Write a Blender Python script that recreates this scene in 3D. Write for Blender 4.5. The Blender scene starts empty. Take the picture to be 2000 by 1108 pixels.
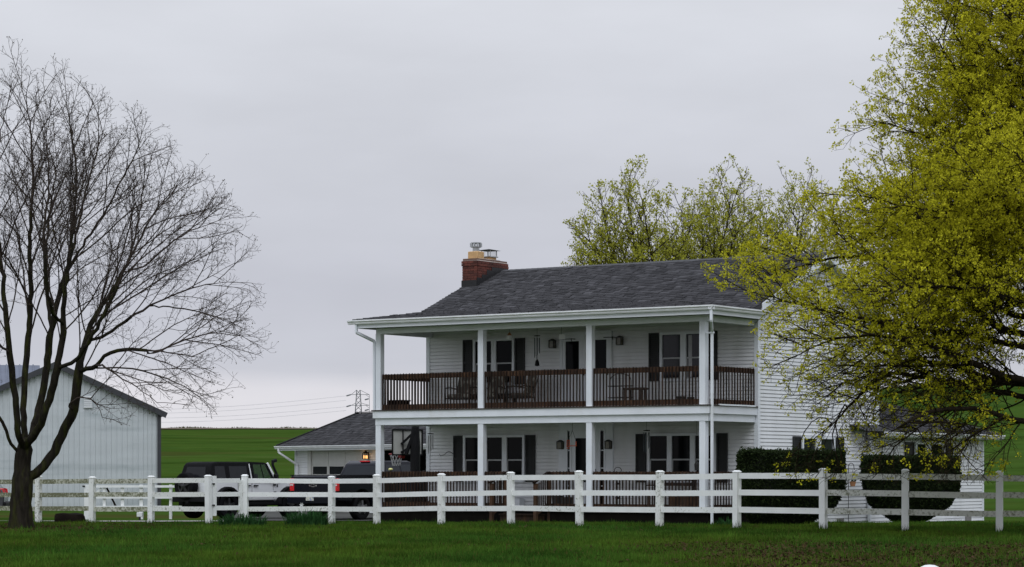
import bpy, math, random
import numpy as np
from mathutils import Vector, Matrix

RND = random.Random(11)
RNG = np.random.default_rng(11)
SC = bpy.context.scene
COL = SC.collection

# ------------------------------------------------------------------ camera
F, CX, HY, CZ = 4800.0, 1000.0, 918.0, 1.3      # focal length in photo pixels, centre, horizon row, eye height
cam_d = bpy.data.cameras.new('camera')
cam = bpy.data.objects.new('camera', cam_d)
COL.objects.link(cam)
cam.location = (0, 0, CZ)
cam.rotation_euler = (math.radians(90), 0, 0)
cam_d.sensor_width = 36.0
cam_d.lens = 36.0 * F / 2000.0
cam_d.shift_y = (HY - 554.0) / 2000.0
cam_d.clip_start = 0.5
cam_d.clip_end = 6000
SC.camera = cam

# ------------------------------------------------------------------ world: overcast sky over a weak clear sky
SUN_EL, SUN_AZ = math.radians(58), math.radians(184)   # azimuth from +Y, clockwise: behind the camera
world = bpy.data.worlds.new('World')
SC.world = world
world.use_nodes = True
nt = world.node_tree
nt.nodes.clear()
N = nt.nodes.new
L = nt.links.new
w_out = N('ShaderNodeOutputWorld')
sky = N('ShaderNodeTexSky')
sky.sky_type = 'NISHITA'
sky.sun_disc = False
sky.sun_elevation = SUN_EL
sky.sun_rotation = SUN_AZ
bg1 = N('ShaderNodeBackground')
bg1.inputs['Strength'].default_value = 0.05
L(sky.outputs['Color'], bg1.inputs['Color'])
tc = N('ShaderNodeTexCoord')
sep = N('ShaderNodeSeparateXYZ')
L(tc.outputs['Generated'], sep.inputs['Vector'])
mp = N('ShaderNodeMapping')
mp.inputs['Scale'].default_value = (1.0, 1.0, 3.4)
L(tc.outputs['Generated'], mp.inputs['Vector'])
nz = N('ShaderNodeTexNoise')
nz.inputs['Scale'].default_value = 5.5
nz.inputs['Detail'].default_value = 6
nz.inputs['Roughness'].default_value = 0.5
L(mp.outputs['Vector'], nz.inputs['Vector'])
# wobble the height a little so that cloud layers have uneven edges
mad = N('ShaderNodeMath'); mad.operation = 'MULTIPLY_ADD'
L(nz.outputs['Fac'], mad.inputs[0]); mad.inputs[1].default_value = 0.022
L(sep.outputs['Z'], mad.inputs[2])
sub = N('ShaderNodeMath'); sub.operation = 'SUBTRACT'
L(mad.outputs[0], sub.inputs[0]); sub.inputs[1].default_value = 0.011
ramp = N('ShaderNodeValToRGB')
els = ramp.color_ramp.elements
stops = [(0.0, (.77, .755, .79)), (0.030, (.735, .725, .77)), (0.040, (.555, .568, .63)), (0.07, (.55, .563, .63)),
         (0.12, (.59, .606, .665)), (0.19, (.675, .695, .75)), (0.45, (.71, .74, .84)), (1.0, (1.12, 1.20, 1.38))]
els[0].position, els[0].color = stops[0][0], (*stops[0][1], 1)
els[1].position, els[1].color = stops[-1][0], (*stops[-1][1], 1)
for p, c in stops[1:-1]:
    e = els.new(p); e.color = (*c, 1)
L(sub.outputs[0], ramp.inputs['Fac'])
nz2 = N('ShaderNodeTexNoise')
nz2.inputs['Scale'].default_value = 9.0
nz2.inputs['Detail'].default_value = 4
L(mp.outputs['Vector'], nz2.inputs['Vector'])
mr = N('ShaderNodeMapRange')
mr.inputs['From Min'].default_value = 0.3; mr.inputs['From Max'].default_value = 0.7
mr.inputs['To Min'].default_value = 0.945; mr.inputs['To Max'].default_value = 1.04
L(nz2.outputs['Fac'], mr.inputs['Value'])
vm = N('ShaderNodeVectorMath'); vm.operation = 'SCALE'
L(ramp.outputs['Color'], vm.inputs[0]); L(mr.outputs['Result'], vm.inputs['Scale'])
bg2 = N('ShaderNodeBackground'); bg2.inputs['Strength'].default_value = 1.05
L(vm.outputs['Vector'], bg2.inputs['Color'])
mixw = N('ShaderNodeMixShader'); mixw.inputs['Fac'].default_value = 0.97
L(bg1.outputs[0], mixw.inputs[1]); L(bg2.outputs[0], mixw.inputs[2])
L(mixw.outputs[0], w_out.inputs['Surface'])

sun_d = bpy.data.lights.new('sun', 'SUN')
sun_d.energy = 1.5
sun_d.angle = math.radians(50)
sun_d.color = (0.94, 0.97, 1.0)
sun = bpy.data.objects.new('sun', sun_d)
COL.objects.link(sun)
sd = Vector((math.sin(SUN_AZ) * math.cos(SUN_EL), math.cos(SUN_AZ) * math.cos(SUN_EL), math.sin(SUN_EL)))
sun.rotation_euler = sd.to_track_quat('Z', 'Y').to_euler()

SC.view_settings.view_transform = 'Standard'
SC.view_settings.look = 'None'
SC.view_settings.exposure = 0.0
SC.view_settings.gamma = 1.0
SC.view_settings.use_curve_mapping = False
SC.cycles.use_denoising = True
SC.cycles.max_bounces = 8
SC.cycles.transparent_max_bounces = 12
try:
    SC.cycles.sample_clamp_indirect = 4.0
except Exception:
    pass

# ------------------------------------------------------------------ helpers
def at(px, py, d):
    return Vector(((px - CX) / F * d, d, CZ - (py - HY) / F * d))

def terrain(x, y):
    x = np.asarray(x, float); y = np.asarray(y, float)
    z = -0.0135 * np.clip(y - 55, 0, 30)
    t = np.clip((y - 108) / 150.0, 0, 1)
    s = t * t * (3 - 2 * t) * 0.55 + t * 0.45
    hgt = 6.05 + 4.1 * np.clip((x - 2) / 36.0, 0, 1.35)
    z = z + s * hgt
    z = z + 0.03 * np.sin(x * 0.55 + 1.3) * np.sin(y * 0.33 + .4) * np.clip((y - 20) / 20, 0, 1)
    z = z - 0.004 * np.clip(y - 262, 0, 700)
    return z

def tz(x, y):
    return float(terrain(x, y))

class MB:
    def __init__(s):
        s.v = []; s.f = []
    def poly(s, pts):
        n = len(s.v); s.v += [tuple(p) for p in pts]; s.f.append(tuple(range(n, n + len(pts)))); return s
    def hexa(s, p):
        n = len(s.v); s.v += [tuple(q) for q in p]
        for q in ((3, 2, 1, 0), (4, 5, 6, 7), (0, 1, 5, 4), (1, 2, 6, 5), (2, 3, 7, 6), (3, 0, 4, 7)):
            s.f.append(tuple(n + i for i in q))
        return s
    def box(s, x0, x1, y0, y1, z0, z1):
        if x1 < x0: x0, x1 = x1, x0
        if y1 < y0: y0, y1 = y1, y0
        if z1 < z0: z0, z1 = z1, z0
        return s.hexa([(x0, y0, z0), (x1, y0, z0), (x1, y1, z0), (x0, y1, z0), (x0, y0, z1), (x1, y0, z1), (x1, y1, z1), (x0, y1, z1)])
    def bar(s, p, q, w, h, up=(0, 0, 1)):
        p = Vector(p); q = Vector(q); d = (q - p).normalized(); u = Vector(up)
        if abs(d.dot(u)) > .98: u = Vector((0, 1, 0))
        a = d.cross(u).normalized() * (w / 2); b = a.cross(d).normalized() * (h / 2)
        return s.hexa([p - a - b, p + a - b, q + a - b, q - a - b, p - a + b, p + a + b, q + a + b, q - a + b])
    def tube(s, pts, r, n=6, cap=True):
        pts = [Vector(p) for p in pts]; m = len(pts)
        rs = r if isinstance(r, (list, tuple)) else [r] * m
        base = len(s.v); ref = None
        for i, p in enumerate(pts):
            d = (pts[min(i + 1, m - 1)] - pts[max(i - 1, 0)]).normalized()
            if ref is None:
                ref = Vector((0, 0, 1)) if abs(d.z) < .9 else Vector((1, 0, 0))
            a = (ref - d * ref.dot(d)).normalized(); b = d.cross(a); ref = a
            for k in range(n):
                t = 2 * math.pi * k / n
                s.v.append(tuple(p + (a * math.cos(t) + b * math.sin(t)) * rs[i]))
        for i in range(m - 1):
            for k in range(n):
                k2 = (k + 1) % n
                s.f.append((base + i * n + k, base + i * n + k2, base + (i + 1) * n + k2, base + (i + 1) * n + k))
        if cap:
            s.f.append(tuple(base + k for k in range(n))[::-1])
            s.f.append(tuple(base + (m - 1) * n + k for k in range(n)))
        return s
    def lathe(s, prof, c=(0, 0, 0), n=12, axis='z'):
        base = len(s.v); c = Vector(c)
        for r, z in prof:
            for k in range(n):
                t = 2 * math.pi * k / n
                x, y = r * math.cos(t), r * math.sin(t)
                p = (x, y, z) if axis == 'z' else ((x, z, y) if axis == 'y' else (z, x, y))
                s.v.append((c.x + p[0], c.y + p[1], c.z + p[2]))
        for i in range(len(prof) - 1):
            for k in range(n):
                k2 = (k + 1) % n
                s.f.append((base + i * n + k, base + i * n + k2, base + (i + 1) * n + k2, base + (i + 1) * n + k))
        return s
    def extrude(s, prof, hw):
        """side profile [(x, z)] swept across y; hw(z) gives the half width"""
        n = len(s.v); m = len(prof)
        for sg in (-1, 1):
            for x, z in prof:
                s.v.append((x, sg * hw(x, z), z))
        s.f.append(tuple(range(n, n + m))); s.f.append(tuple(range(n + m, n + 2 * m))[::-1])
        for i in range(m):
            j = (i + 1) % m
            s.f.append((n + j, n + i, n + m + i, n + m + j))
        return s
    def prism(s, pts, d):
        d = Vector(d); pts = [Vector(p) for p in pts]; n = len(s.v); m = len(pts)
        s.v += [tuple(p) for p in pts] + [tuple(p + d) for p in pts]
        s.f.append(tuple(range(n, n + m))[::-1]); s.f.append(tuple(range(n + m, n + 2 * m)))
        for i in range(m):
            j = (i + 1) % m
            s.f.append((n + i, n + j, n + m + j, n + m + i))
        return s
    def mesh(s, name, fix=True):
        me = bpy.data.meshes.new(name)
        me.from_pydata(s.v, [], s.f)
        if fix:
            import bmesh
            bm = bmesh.new(); bm.from_mesh(me)
            bmesh.ops.recalc_face_normals(bm, faces=bm.faces[:])
            bm.to_mesh(me); bm.free()
        me.update()
        return me

def tag(o, label=None, cat=None, group=None, kind=None):
    if label: o['label'] = label
    if cat: o['category'] = cat
    if group: o['group'] = group
    if kind: o['kind'] = kind
    return o

def put(name, me, parent=None, loc=None, rot=None):
    o = bpy.data.objects.new(name, me); COL.objects.link(o)
    if parent is not None: o.parent = parent
    if loc is not None: o.location = loc
    if rot is not None: o.rotation_euler = rot
    return o

def part(name, mb, mat, parent=None, bevel=0, smooth=False, label=None, kind=None, seg=2, fix=True):
    me = mb.mesh(name, fix) if isinstance(mb, MB) else mb
    if mat is not None:
        me.materials.clear(); me.materials.append(mat)
    o = put(name, me, parent)
    if smooth:
        for p in me.polygons: p.use_smooth = True
        try:
            me.set_sharp_from_angle(angle=math.radians(40))
        except Exception:
            pass
    if bevel:
        b = o.modifiers.new('bevel', 'BEVEL'); b.width = bevel; b.segments = seg; b.limit_method = 'ANGLE'; b.angle_limit = math.radians(35)
        for p in me.polygons: p.use_smooth = True
        try:
            me.set_sharp_from_angle(angle=math.radians(50))
        except Exception:
            pass
    if label: o['label'] = label
    if kind: o['kind'] = kind
    return o

def empty(name, loc, rz=0.0, label=None, cat=None, group=None):
    o = bpy.data.objects.new(name, None); COL.objects.link(o)
    o.location = loc; o.rotation_euler = (0, 0, rz); o.empty_display_size = .2
    return tag(o, label, cat, group)

def copy_tree(o, parent=None):
    c = o.copy(); COL.objects.link(c)
    if parent is not None: c.parent = parent
    for ch in list(o.children): copy_tree(ch, c)
    return c

def big_mesh(name, verts, faces_flat, nper, mat, parent=None, colors=None, kind=None, smooth=False):
    """numpy mesh: verts (n,3); faces_flat (m,nper) indices; colors per face (m,3) -> corner attribute 'tint'"""
    me = bpy.data.meshes.new(name)
    nv = len(verts); nf = len(faces_flat)
    me.vertices.add(nv); me.vertices.foreach_set('co', np.ascontiguousarray(verts, np.float32).ravel())
    me.loops.add(nf * nper); me.loops.foreach_set('vertex_index', np.ascontiguousarray(faces_flat, np.int32).ravel())
    me.polygons.add(nf); me.polygons.foreach_set('loop_start', np.arange(0, nf * nper, nper, dtype=np.int32))
    try:
        me.polygons.foreach_set('loop_total', np.full(nf, nper, np.int32))
    except Exception:
        pass
    if smooth: me.polygons.foreach_set('use_smooth', np.ones(nf, bool))
    if colors is not None:
        ca = me.color_attributes.new('tint', 'FLOAT_COLOR', 'CORNER')
        c = np.ones((nf, nper, 4), np.float32); c[:, :, :3] = np.asarray(colors, np.float32)[:, None, :]
        ca.data.foreach_set('color', c.ravel())
    me.update(calc_edges=True); me.validate()
    me.materials.append(mat)
    o = put(name, me, parent)
    if kind: o['kind'] = kind
    return o

# ------------------------------------------------------------------ materials
def mat(name, col, rough=.6, var=.12, scale=4.0, bump=0.0, bscale=40.0, metal=0.0, spec=.5, col2=None, lo=.45, hi=.65, stretch=(1, 1, 1), rnd=0.0, detail=4):
    m = bpy.data.materials.new(name); m.use_nodes = True
    t = m.node_tree; bs = t.nodes['Principled BSDF']
    bs.inputs['Roughness'].default_value = rough
    bs.inputs['Metallic'].default_value = metal
    bs.inputs['Specular IOR Level'].default_value = spec
    g = t.nodes.new('ShaderNodeNewGeometry')
    mpn = t.nodes.new('ShaderNodeMapping'); mpn.inputs['Scale'].default_value = stretch
    t.links.new(g.outputs['Position'], mpn.inputs['Vector'])
    n1 = t.nodes.new('ShaderNodeTexNoise'); n1.inputs['Scale'].default_value = scale; n1.inputs['Detail'].default_value = detail
    t.links.new(mpn.outputs['Vector'], n1.inputs['Vector'])
    r = t.nodes.new('ShaderNodeMapRange')
    r.inputs['From Min'].default_value = .3; r.inputs['From Max'].default_value = .7
    r.inputs['To Min'].default_value = 1 - var; r.inputs['To Max'].default_value = 1 + var
    t.links.new(n1.outputs['Fac'], r.inputs['Value'])
    v = t.nodes.new('ShaderNodeVectorMath'); v.operation = 'SCALE'
    if col2 is not None:
        n2 = t.nodes.new('ShaderNodeTexNoise'); n2.inputs['Scale'].default_value = scale * .6; n2.inputs['Detail'].default_value = 5
        t.links.new(mpn.outputs['Vector'], n2.inputs['Vector'])
        r2 = t.nodes.new('ShaderNodeMapRange'); r2.inputs['From Min'].default_value = lo; r2.inputs['From Max'].default_value = hi
        t.links.new(n2.outputs['Fac'], r2.inputs['Value'])
        mx = t.nodes.new('ShaderNodeMix'); mx.data_type = 'RGBA'
        mx.inputs['A'].default_value = (*col, 1); mx.inputs['B'].default_value = (*col2, 1)
        t.links.new(r2.outputs['Result'], mx.inputs['Factor'])
        t.links.new(mx.outputs['Result'], v.inputs[0])
    else:
        v.inputs[0].default_value = col
    src = r.outputs['Result']
    if rnd:
        oi = t.nodes.new('ShaderNodeObjectInfo')
        rr = t.nodes.new('ShaderNodeMapRange'); rr.inputs['To Min'].default_value = 1 - rnd; rr.inputs['To Max'].default_value = 1 + rnd
        t.links.new(oi.outputs['Random'], rr.inputs['Value'])
        mm = t.nodes.new('ShaderNodeMath'); mm.operation = 'MULTIPLY'
        t.links.new(src, mm.inputs[0]); t.links.new(rr.outputs['Result'], mm.inputs[1]); src = mm.outputs[0]
    t.links.new(src, v.inputs['Scale'])
    t.links.new(v.outputs['Vector'], bs.inputs['Base Color'])
    if bump:
        nb = t.nodes.new('ShaderNodeTexNoise'); nb.inputs['Scale'].default_value = bscale; nb.inputs['Detail'].default_value = 4
        t.links.new(mpn.outputs['Vector'], nb.inputs['Vector'])
        b = t.nodes.new('ShaderNodeBump'); b.inputs['Strength'].default_value = bump; b.inputs['Distance'].default_value = .02
        t.links.new(nb.outputs['Fac'], b.inputs['Height']); t.links.new(b.outputs['Normal'], bs.inputs['Normal'])
    return m

def tint_mat(name, rough=.8, translucent=0.0, spec=.3):
    m = bpy.data.materials.new(name); m.use_nodes = True
    t = m.node_tree; bs = t.nodes['Principled BSDF']
    bs.inputs['Roughness'].default_value = rough; bs.inputs['Specular IOR Level'].default_value = spec
    a = t.nodes.new('ShaderNodeAttribute'); a.attribute_name = 'tint'
    t.links.new(a.outputs['Color'], bs.inputs['Base Color'])
    if translucent:
        tr = t.nodes.new('ShaderNodeBsdfTranslucent'); t.links.new(a.outputs['Color'], tr.inputs['Color'])
        mx = t.nodes.new('ShaderNodeMixShader'); mx.inputs['Fac'].default_value = translucent
        t.links.new(bs.outputs[0], mx.inputs[1]); t.links.new(tr.outputs[0], mx.inputs[2])
        t.links.new(mx.outputs[0], t.nodes['Material Output'].inputs['Surface'])
    return m

def emit_mat(name, col, strength):
    m = bpy.data.materials.new(name); m.use_nodes = True
    bs = m.node_tree.nodes['Principled BSDF']
    bs.inputs['Base Color'].default_value = (*col, 1)
    bs.inputs['Emission Color'].default_value = (*col, 1); bs.inputs['Emission Strength'].default_value = strength
    return m

def fence_mat():
    """white paint with olive algae; the amount comes from each rail's or post's own property 'algae'"""
    m = mat('fence_white_algae', (.80, .81, .80), .55, .05, 3.0)
    t = m.node_tree; bs = t.nodes['Principled BSDF']
    old = bs.inputs['Base Color'].links[0].from_socket
    at_ = t.nodes.new('ShaderNodeAttribute'); at_.attribute_type = 'OBJECT'; at_.attribute_name = 'algae'
    g = t.nodes.new('ShaderNodeNewGeometry')
    n1 = t.nodes.new('ShaderNodeTexNoise'); n1.inputs['Scale'].default_value = 17; n1.inputs['Detail'].default_value = 6; n1.inputs['Roughness'].default_value = .65
    n2 = t.nodes.new('ShaderNodeTexNoise'); n2.inputs['Scale'].default_value = 1.1; n2.inputs['Detail'].default_value = 2
    t.links.new(g.outputs['Position'], n1.inputs['Vector']); t.links.new(g.outputs['Position'], n2.inputs['Vector'])
    s = t.nodes.new('ShaderNodeMath'); s.operation = 'MULTIPLY_ADD'
    t.links.new(n2.outputs['Fac'], s.inputs[0]); s.inputs[1].default_value = .75
    s1 = t.nodes.new('ShaderNodeMath'); s1.operation = 'MULTIPLY'; s1.inputs[1].default_value = 2.2
    t.links.new(n1.outputs['Fac'], s1.inputs[0]); t.links.new(s1.outputs[0], s.inputs[2])
    s2 = t.nodes.new('ShaderNodeMath'); s2.operation = 'ADD'
    t.links.new(s.outputs[0], s2.inputs[0]); t.links.new(at_.outputs['Fac'], s2.inputs[1])
    r = t.nodes.new('ShaderNodeMapRange'); r.inputs['From Min'].default_value = 1.86; r.inputs['From Max'].default_value = 2.26
    t.links.new(s2.outputs[0], r.inputs['Value'])
    mx = t.nodes.new('ShaderNodeMix'); mx.data_type = 'RGBA'
    mx.inputs['B'].default_value = (.125, .128, .068, 1)
    r0 = t.nodes.new('ShaderNodeMapRange'); r0.inputs['From Min'].default_value = .16; r0.inputs['From Max'].default_value = .62; r0.inputs['To Max'].default_value = .85
    t.links.new(at_.outputs['Fac'], r0.inputs['Value'])
    m0 = t.nodes.new('ShaderNodeMix'); m0.data_type = 'RGBA'; m0.inputs['B'].default_value = (.40, .40, .30, 1)
    t.links.new(r0.outputs['Result'], m0.inputs['Factor']); t.links.new(old, m0.inputs['A']); old = m0.outputs['Result']
    t.links.new(old, mx.inputs['A']); t.links.new(r.outputs['Result'], mx.inputs['Factor'])
    t.links.new(mx.outputs['Result'], bs.inputs['Base Color'])
    return m

M = {}
M['siding'] = mat('white_vinyl_siding', (.765, .775, .79), .55, .06, 2.2, col2=(.66, .67, .665), lo=.54, hi=.78, stretch=(1, 1, .22), detail=6)
M['trim'] = mat('white_trim', (.755, .785, .825), .45, .05, 2.0, col2=(.66, .67, .66), lo=.58, hi=.8)
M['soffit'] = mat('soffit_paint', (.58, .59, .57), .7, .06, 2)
M['ceiling'] = mat('porch_ceiling', (.10, .105, .095), .7, .06, 2)  # dark tone puts porch shade into a whitish ceiling
M['gutter'] = mat('gutter_metal', (.78, .79, .80), .3, .08, 3, col2=(.55, .55, .52), lo=.6, hi=.8)
M['shutter'] = mat('black_shutter', (.006, .007, .008), .6, .1, 4)
M['glass'] = mat('window_glass', (.004, .005, .006), .06, .1, 2, spec=.07)
M['glass_grey'] = mat('grey_pane_glass', (.018, .019, .024), .08, .2, 3, spec=.25)  # greyer base carries the gable panes' pale reflection in its colour
M['curtain'] = mat('curtain_cloth', (.45, .45, .47), .8, .1, 5)
M['wood'] = mat('brown_stained_wood', (.024, .015, .011), .85, .35, 6, bump=.2, stretch=(3, 3, .6), col2=(.045, .023, .013), lo=.5, hi=.8, rnd=.4, spec=.15)
M['rail'] = mat('red_brown_rail_wood', (.066, .034, .019), .8, .4, 5, spec=.2, bump=.2, col2=(.036, .022, .015), lo=.4, hi=.65)
M['deckwood'] = mat('dark_deck_wood', (.035, .024, .018), .7, .25, 5, bump=.2)
M['deckgrey'] = mat('grey_deck_paint', (.46, .45, .42), .8, .15, 4)
M['lattice'] = mat('dark_skirting', (.008, .007, .006), .95, .2, 5, spec=.03)
M['shingle'] = tint_mat('roof_shingle', .92, 0, .25)
M['roofbase'] = mat('roof_underlay', (.035, .035, .038), .9, .1, 5)
M['brick'] = mat('red_brick', (.105, .028, .018), .85, .25, 9, bump=.4, rnd=.4)
M['mortar'] = mat('mortar', (.15, .09, .07), .9, .15, 10)
M['tar'] = mat('black_flashing', (.008, .008, .009), .55, .2, 6)
M['clay'] = mat('clay_flue', (.56, .35, .16), .8, .15, 6)
M['crown'] = mat('chimney_mortar_wash', (.30, .25, .22), .9, .2, 6)
M['galv'] = mat('galvanised_steel', (.45, .46, .47), .35, .15, 6, metal=.8)
M['black'] = mat('black_metal', (.006, .006, .007), .6, .1, 5, spec=.15)
M['iron'] = mat('dark_iron', (.018, .017, .016), .5, .1, 5)
M['fence'] = fence_mat()
M['bark'] = mat('dark_bark', (.020, .017, .013), .95, .4, 14, bump=.9, bscale=30, spec=.05, stretch=(1, 1, .25), col2=(.032, .034, .010), lo=.48, hi=.68)
M['bark2'] = mat('grey_brown_bark', (.030, .024, .017), .95, .35, 14, spec=.05, bump=.8, bscale=30, stretch=(1, 1, .25))
M['twig'] = mat('twig_bark', (.048, .037, .031), .9, .2, 6, spec=.05)
M['twig2'] = mat('spring_twig_bark', (.030, .024, .014), .9, .2, 6, spec=.05)
M['leaf'] = tint_mat('spring_leaf', .75, .42, .1)
M['hedge'] = tint_mat('hedge_leaf', .8, .1, .08)
M['grass'] = tint_mat('grass_blade', .9, .25, 0)
M['litter'] = tint_mat('dead_leaf', .95, .1, 0)
M['barn'] = mat('pale_barn_steel', (.50, .53, .545), .5, .05, .8, col2=(.33, .37, .385), lo=.55, hi=.80, stretch=(.7, .7, 3.6), detail=6)
M['barntrim'] = mat('dark_barn_trim', (.035, .037, .042), .5, .1, 3)
M['barnroof'] = mat('blue_grey_barn_roof', (.12, .135, .175), .6, .1, 2)
M['gdoor'] = mat('garage_door_paint', (.56, .555, .53), .5, .05, 3)
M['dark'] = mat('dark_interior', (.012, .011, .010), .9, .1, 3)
M['gravel'] = mat('pale_driveway', (.30, .295, .28), 1, .25, 1.5, bump=.5, bscale=25, spec=0, col2=(.20, .19, .17), lo=.45, hi=.7)
M['tyre'] = mat('tyre_rubber', (.009, .009, .010), .95, .2, 10, spec=.05)
M['suvwhite'] = mat('white_car_paint', (.82, .83, .84), .3, .03, 2)
M['softtop'] = mat('black_canvas_top', (.008, .008, .009), .9, .15, 8, spec=.1)
M['softwin'] = mat('tinted_plastic_window', (.014, .015, .018), .2, .1, 3, spec=.2)
M['truck'] = mat('dark_navy_paint', (.004, .005, .010), .2, .1, 2, spec=.22)
M['autoglass'] = mat('tinted_auto_glass', (.012, .015, .019), .08, .1, 2, spec=.25)
M['taillight'] = mat('red_tail_light', (.62, .014, .018), .25, .2, 12)
M['smoked'] = mat('smoked_tail_light', (.05, .006, .007), .15, .2, 12)
M['chrome'] = mat('chrome', (.62, .63, .64), .15, .05, 3, metal=1)
M['plate'] = mat('licence_plate', (.60, .60, .50), .4, .2, 25, col2=(.25, .28, .40), lo=.5, hi=.6)
M['rimgrey'] = mat('dark_wheel_rim', (.05, .05, .052), .4, .1, 5, metal=.6)
M['silver'] = mat('silver_wheel_rim', (.10, .10, .105), .4, .1, 5, metal=.5)
M['carpaint'] = mat('charcoal_car_paint', (.03, .032, .036), .2, .1, 2)
M['board'] = mat('frosted_backboard', (.40, .40, .375), .3, .08, 3)
M['rim'] = mat('red_hoop_rim', (.24, .012, .014), .45, .1, 4)
M['net'] = mat('white_net_cord', (.42, .42, .42), .8, .05, 4)
M['cushion'] = mat('patterned_cushion', (.085, .078, .066), .9, .2, 9, col2=(.24, .23, .20), lo=.5, hi=.56)
M['terracotta'] = mat('terracotta', (.42, .19, .09), .8, .1, 6)
M['orange'] = mat('orange_red_enamel', (.50, .085, .025), .4, .1, 5)
M['yellow'] = mat('pale_yellow_plastic', (.80, .76, .30), .4, .05, 4)
M['white'] = mat('white_plastic', (.66, .67, .66), .5, .04, 4)
M['teal'] = mat('dark_teal_tube', (.012, .030, .036), .35, .1, 4)
M['alum'] = mat('pale_aluminium_tube', (.48, .49, .50), .35, .1, 4, metal=.5)
M['lanternglass'] = mat('seeded_lantern_glass', (.16, .15, .11), .25, .3, 14)
M['lit'] = emit_mat('lit_lantern_glass', (1.0, .52, .18), 1.5)
M['stone'] = mat('dark_weathered_stone', (.012, .009, .007), .95, .3, 5, bump=.8, bscale=12, spec=.05)
M['pylon'] = mat('pylon_steel', (.16, .165, .175), .6, .05, .3)
M['wire'] = mat('power_line_aluminium', (.42, .42, .45), .6, .05, .3)
M['concrete'] = mat('foundation_block', (.22, .21, .20), .9, .15, 4)

def ground_mat():
    m = bpy.data.materials.new('lawn_and_fields'); m.use_nodes = True
    t = m.node_tree; bs = t.nodes['Principled BSDF']; bs.inputs['Roughness'].default_value = 1; bs.inputs['Specular IOR Level'].default_value = 0
    g = t.nodes.new('ShaderNodeNewGeometry')
    def noise(scale, detail=5, st=(1, 1, 1), rough=.55):
        mpn = t.nodes.new('ShaderNodeMapping'); mpn.inputs['Scale'].default_value = st
        t.links.new(g.outputs['Position'], mpn.inputs['Vector'])
        n = t.nodes.new('ShaderNodeTexNoise'); n.inputs['Scale'].default_value = scale; n.inputs['Detail'].default_value = detail; n.inputs['Roughness'].default_value = rough
        t.links.new(mpn.outputs['Vector'], n.inputs['Vector']); return n.outputs['Fac']
    def rng(s, a, b):
        r = t.nodes.new('ShaderNodeMapRange'); r.inputs['From Min'].default_value = a; r.inputs['From Max'].default_value = b
        t.links.new(s, r.inputs['Value']); return r.outputs['Result']
    def mix(f, a, b):
        x = t.nodes.new('ShaderNodeMix'); x.data_type = 'RGBA'
        t.links.new(f, x.inputs['Factor'])
        for k, c in (('A', a), ('B', b)):
            if isinstance(c, tuple): x.inputs[k].default_value = (*c, 1)
            else: t.links.new(c, x.inputs[k])
        return x.outputs['Result']
    c = mix(rng(noise(.35), .38, .62), (.035, .069, .013), (.044, .078, .014))
    c = mix(rng(noise(3.2, 6), .45, .7), c, (.034, .072, .010))
    c = mix(rng(noise(.05, 4, (1, 5, 1)), .45, .7), c, (.034, .060, .009))      # mowing and soil bands on the hill
    c = mix(rng(noise(.9, 6), .60, .75), c, (.040, .044, .012))
    c = mix(rng(noise(.22, 7, (.35, 1, 1), .7), .50, .66), c, (.020, .042, .006))
    c = mix(rng(noise(.30, 7, (.25, 1.2, 1), .7), .56, .72), c, (.052, .082, .020))
    c = mix(rng(noise(.03, 4, (1, 2.5, 1)), .56, .66), c, (.046, .052, .014))
    a = t.nodes.new('ShaderNodeAttribute'); a.attribute_name = 'soil'
    f = t.nodes.new('ShaderNodeMath'); f.operation = 'MULTIPLY'
    t.links.new(a.outputs['Fac'], f.inputs[0]); t.links.new(rng(noise(2.2, 6), .32, .62), f.inputs[1])
    c = mix(f.outputs[0], c, (.036, .021, .011))
    t.links.new(c, bs.inputs['Base Color'])
    b = t.nodes.new('ShaderNodeBump'); b.inputs['Strength'].default_value = .5; b.inputs['Distance'].default_value = .04
    t.links.new(noise(9, 6), b.inputs['Height']); t.links.new(b.outputs['Normal'], bs.inputs['Normal'])
    return m
M['ground'] = ground_mat()

# ------------------------------------------------------------------ ground, field, driveway
def soil_amount(x, y):
    """bare, leaf-strewn soil: under the right tree, along the left tree's foot and along the fence"""
    x = np.asarray(x, float); y = np.asarray(y, float)
    n = 0.5 + .5 * np.sin(x * 1.1 + 0.7 * np.sin(y * .4)) * np.sin(y * .37 + 1.1 + .6 * np.sin(x * .5))
    a = np.clip((x - 1.2 - .8 * n) / 1.8, 0, 1) * np.clip((44.5 + 1.5 * n - y) / 3.0, 0, 1)
    b = np.exp(-(((x + 11.0) / 3.4) ** 2 + ((y - 55.5) / 3.6) ** 2)) * 1.1
    c = np.exp(-(((x + 8.2) / 2.4) ** 2 + ((y - 60) / 2.6) ** 2)) * .9
    d = .45 * n * np.exp(-((y - 57) / 3) ** 2) * np.clip((x + 2) / 3, 0, 1)
    e = (.45 + .55 * n) * np.exp(-((y - 60.5) / 2.2) ** 2) * np.clip((-3.2 - x) / 1.5, 0, 1)
    d = np.maximum(d, e)
    d = np.maximum(d, .5 * n * np.exp(-((y - 41) / 4) ** 2) * np.clip((x + .6) / 2, 0, 1))
    return np.clip(np.maximum(np.maximum(a, b), np.maximum(c, d)), 0, 1)

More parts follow.
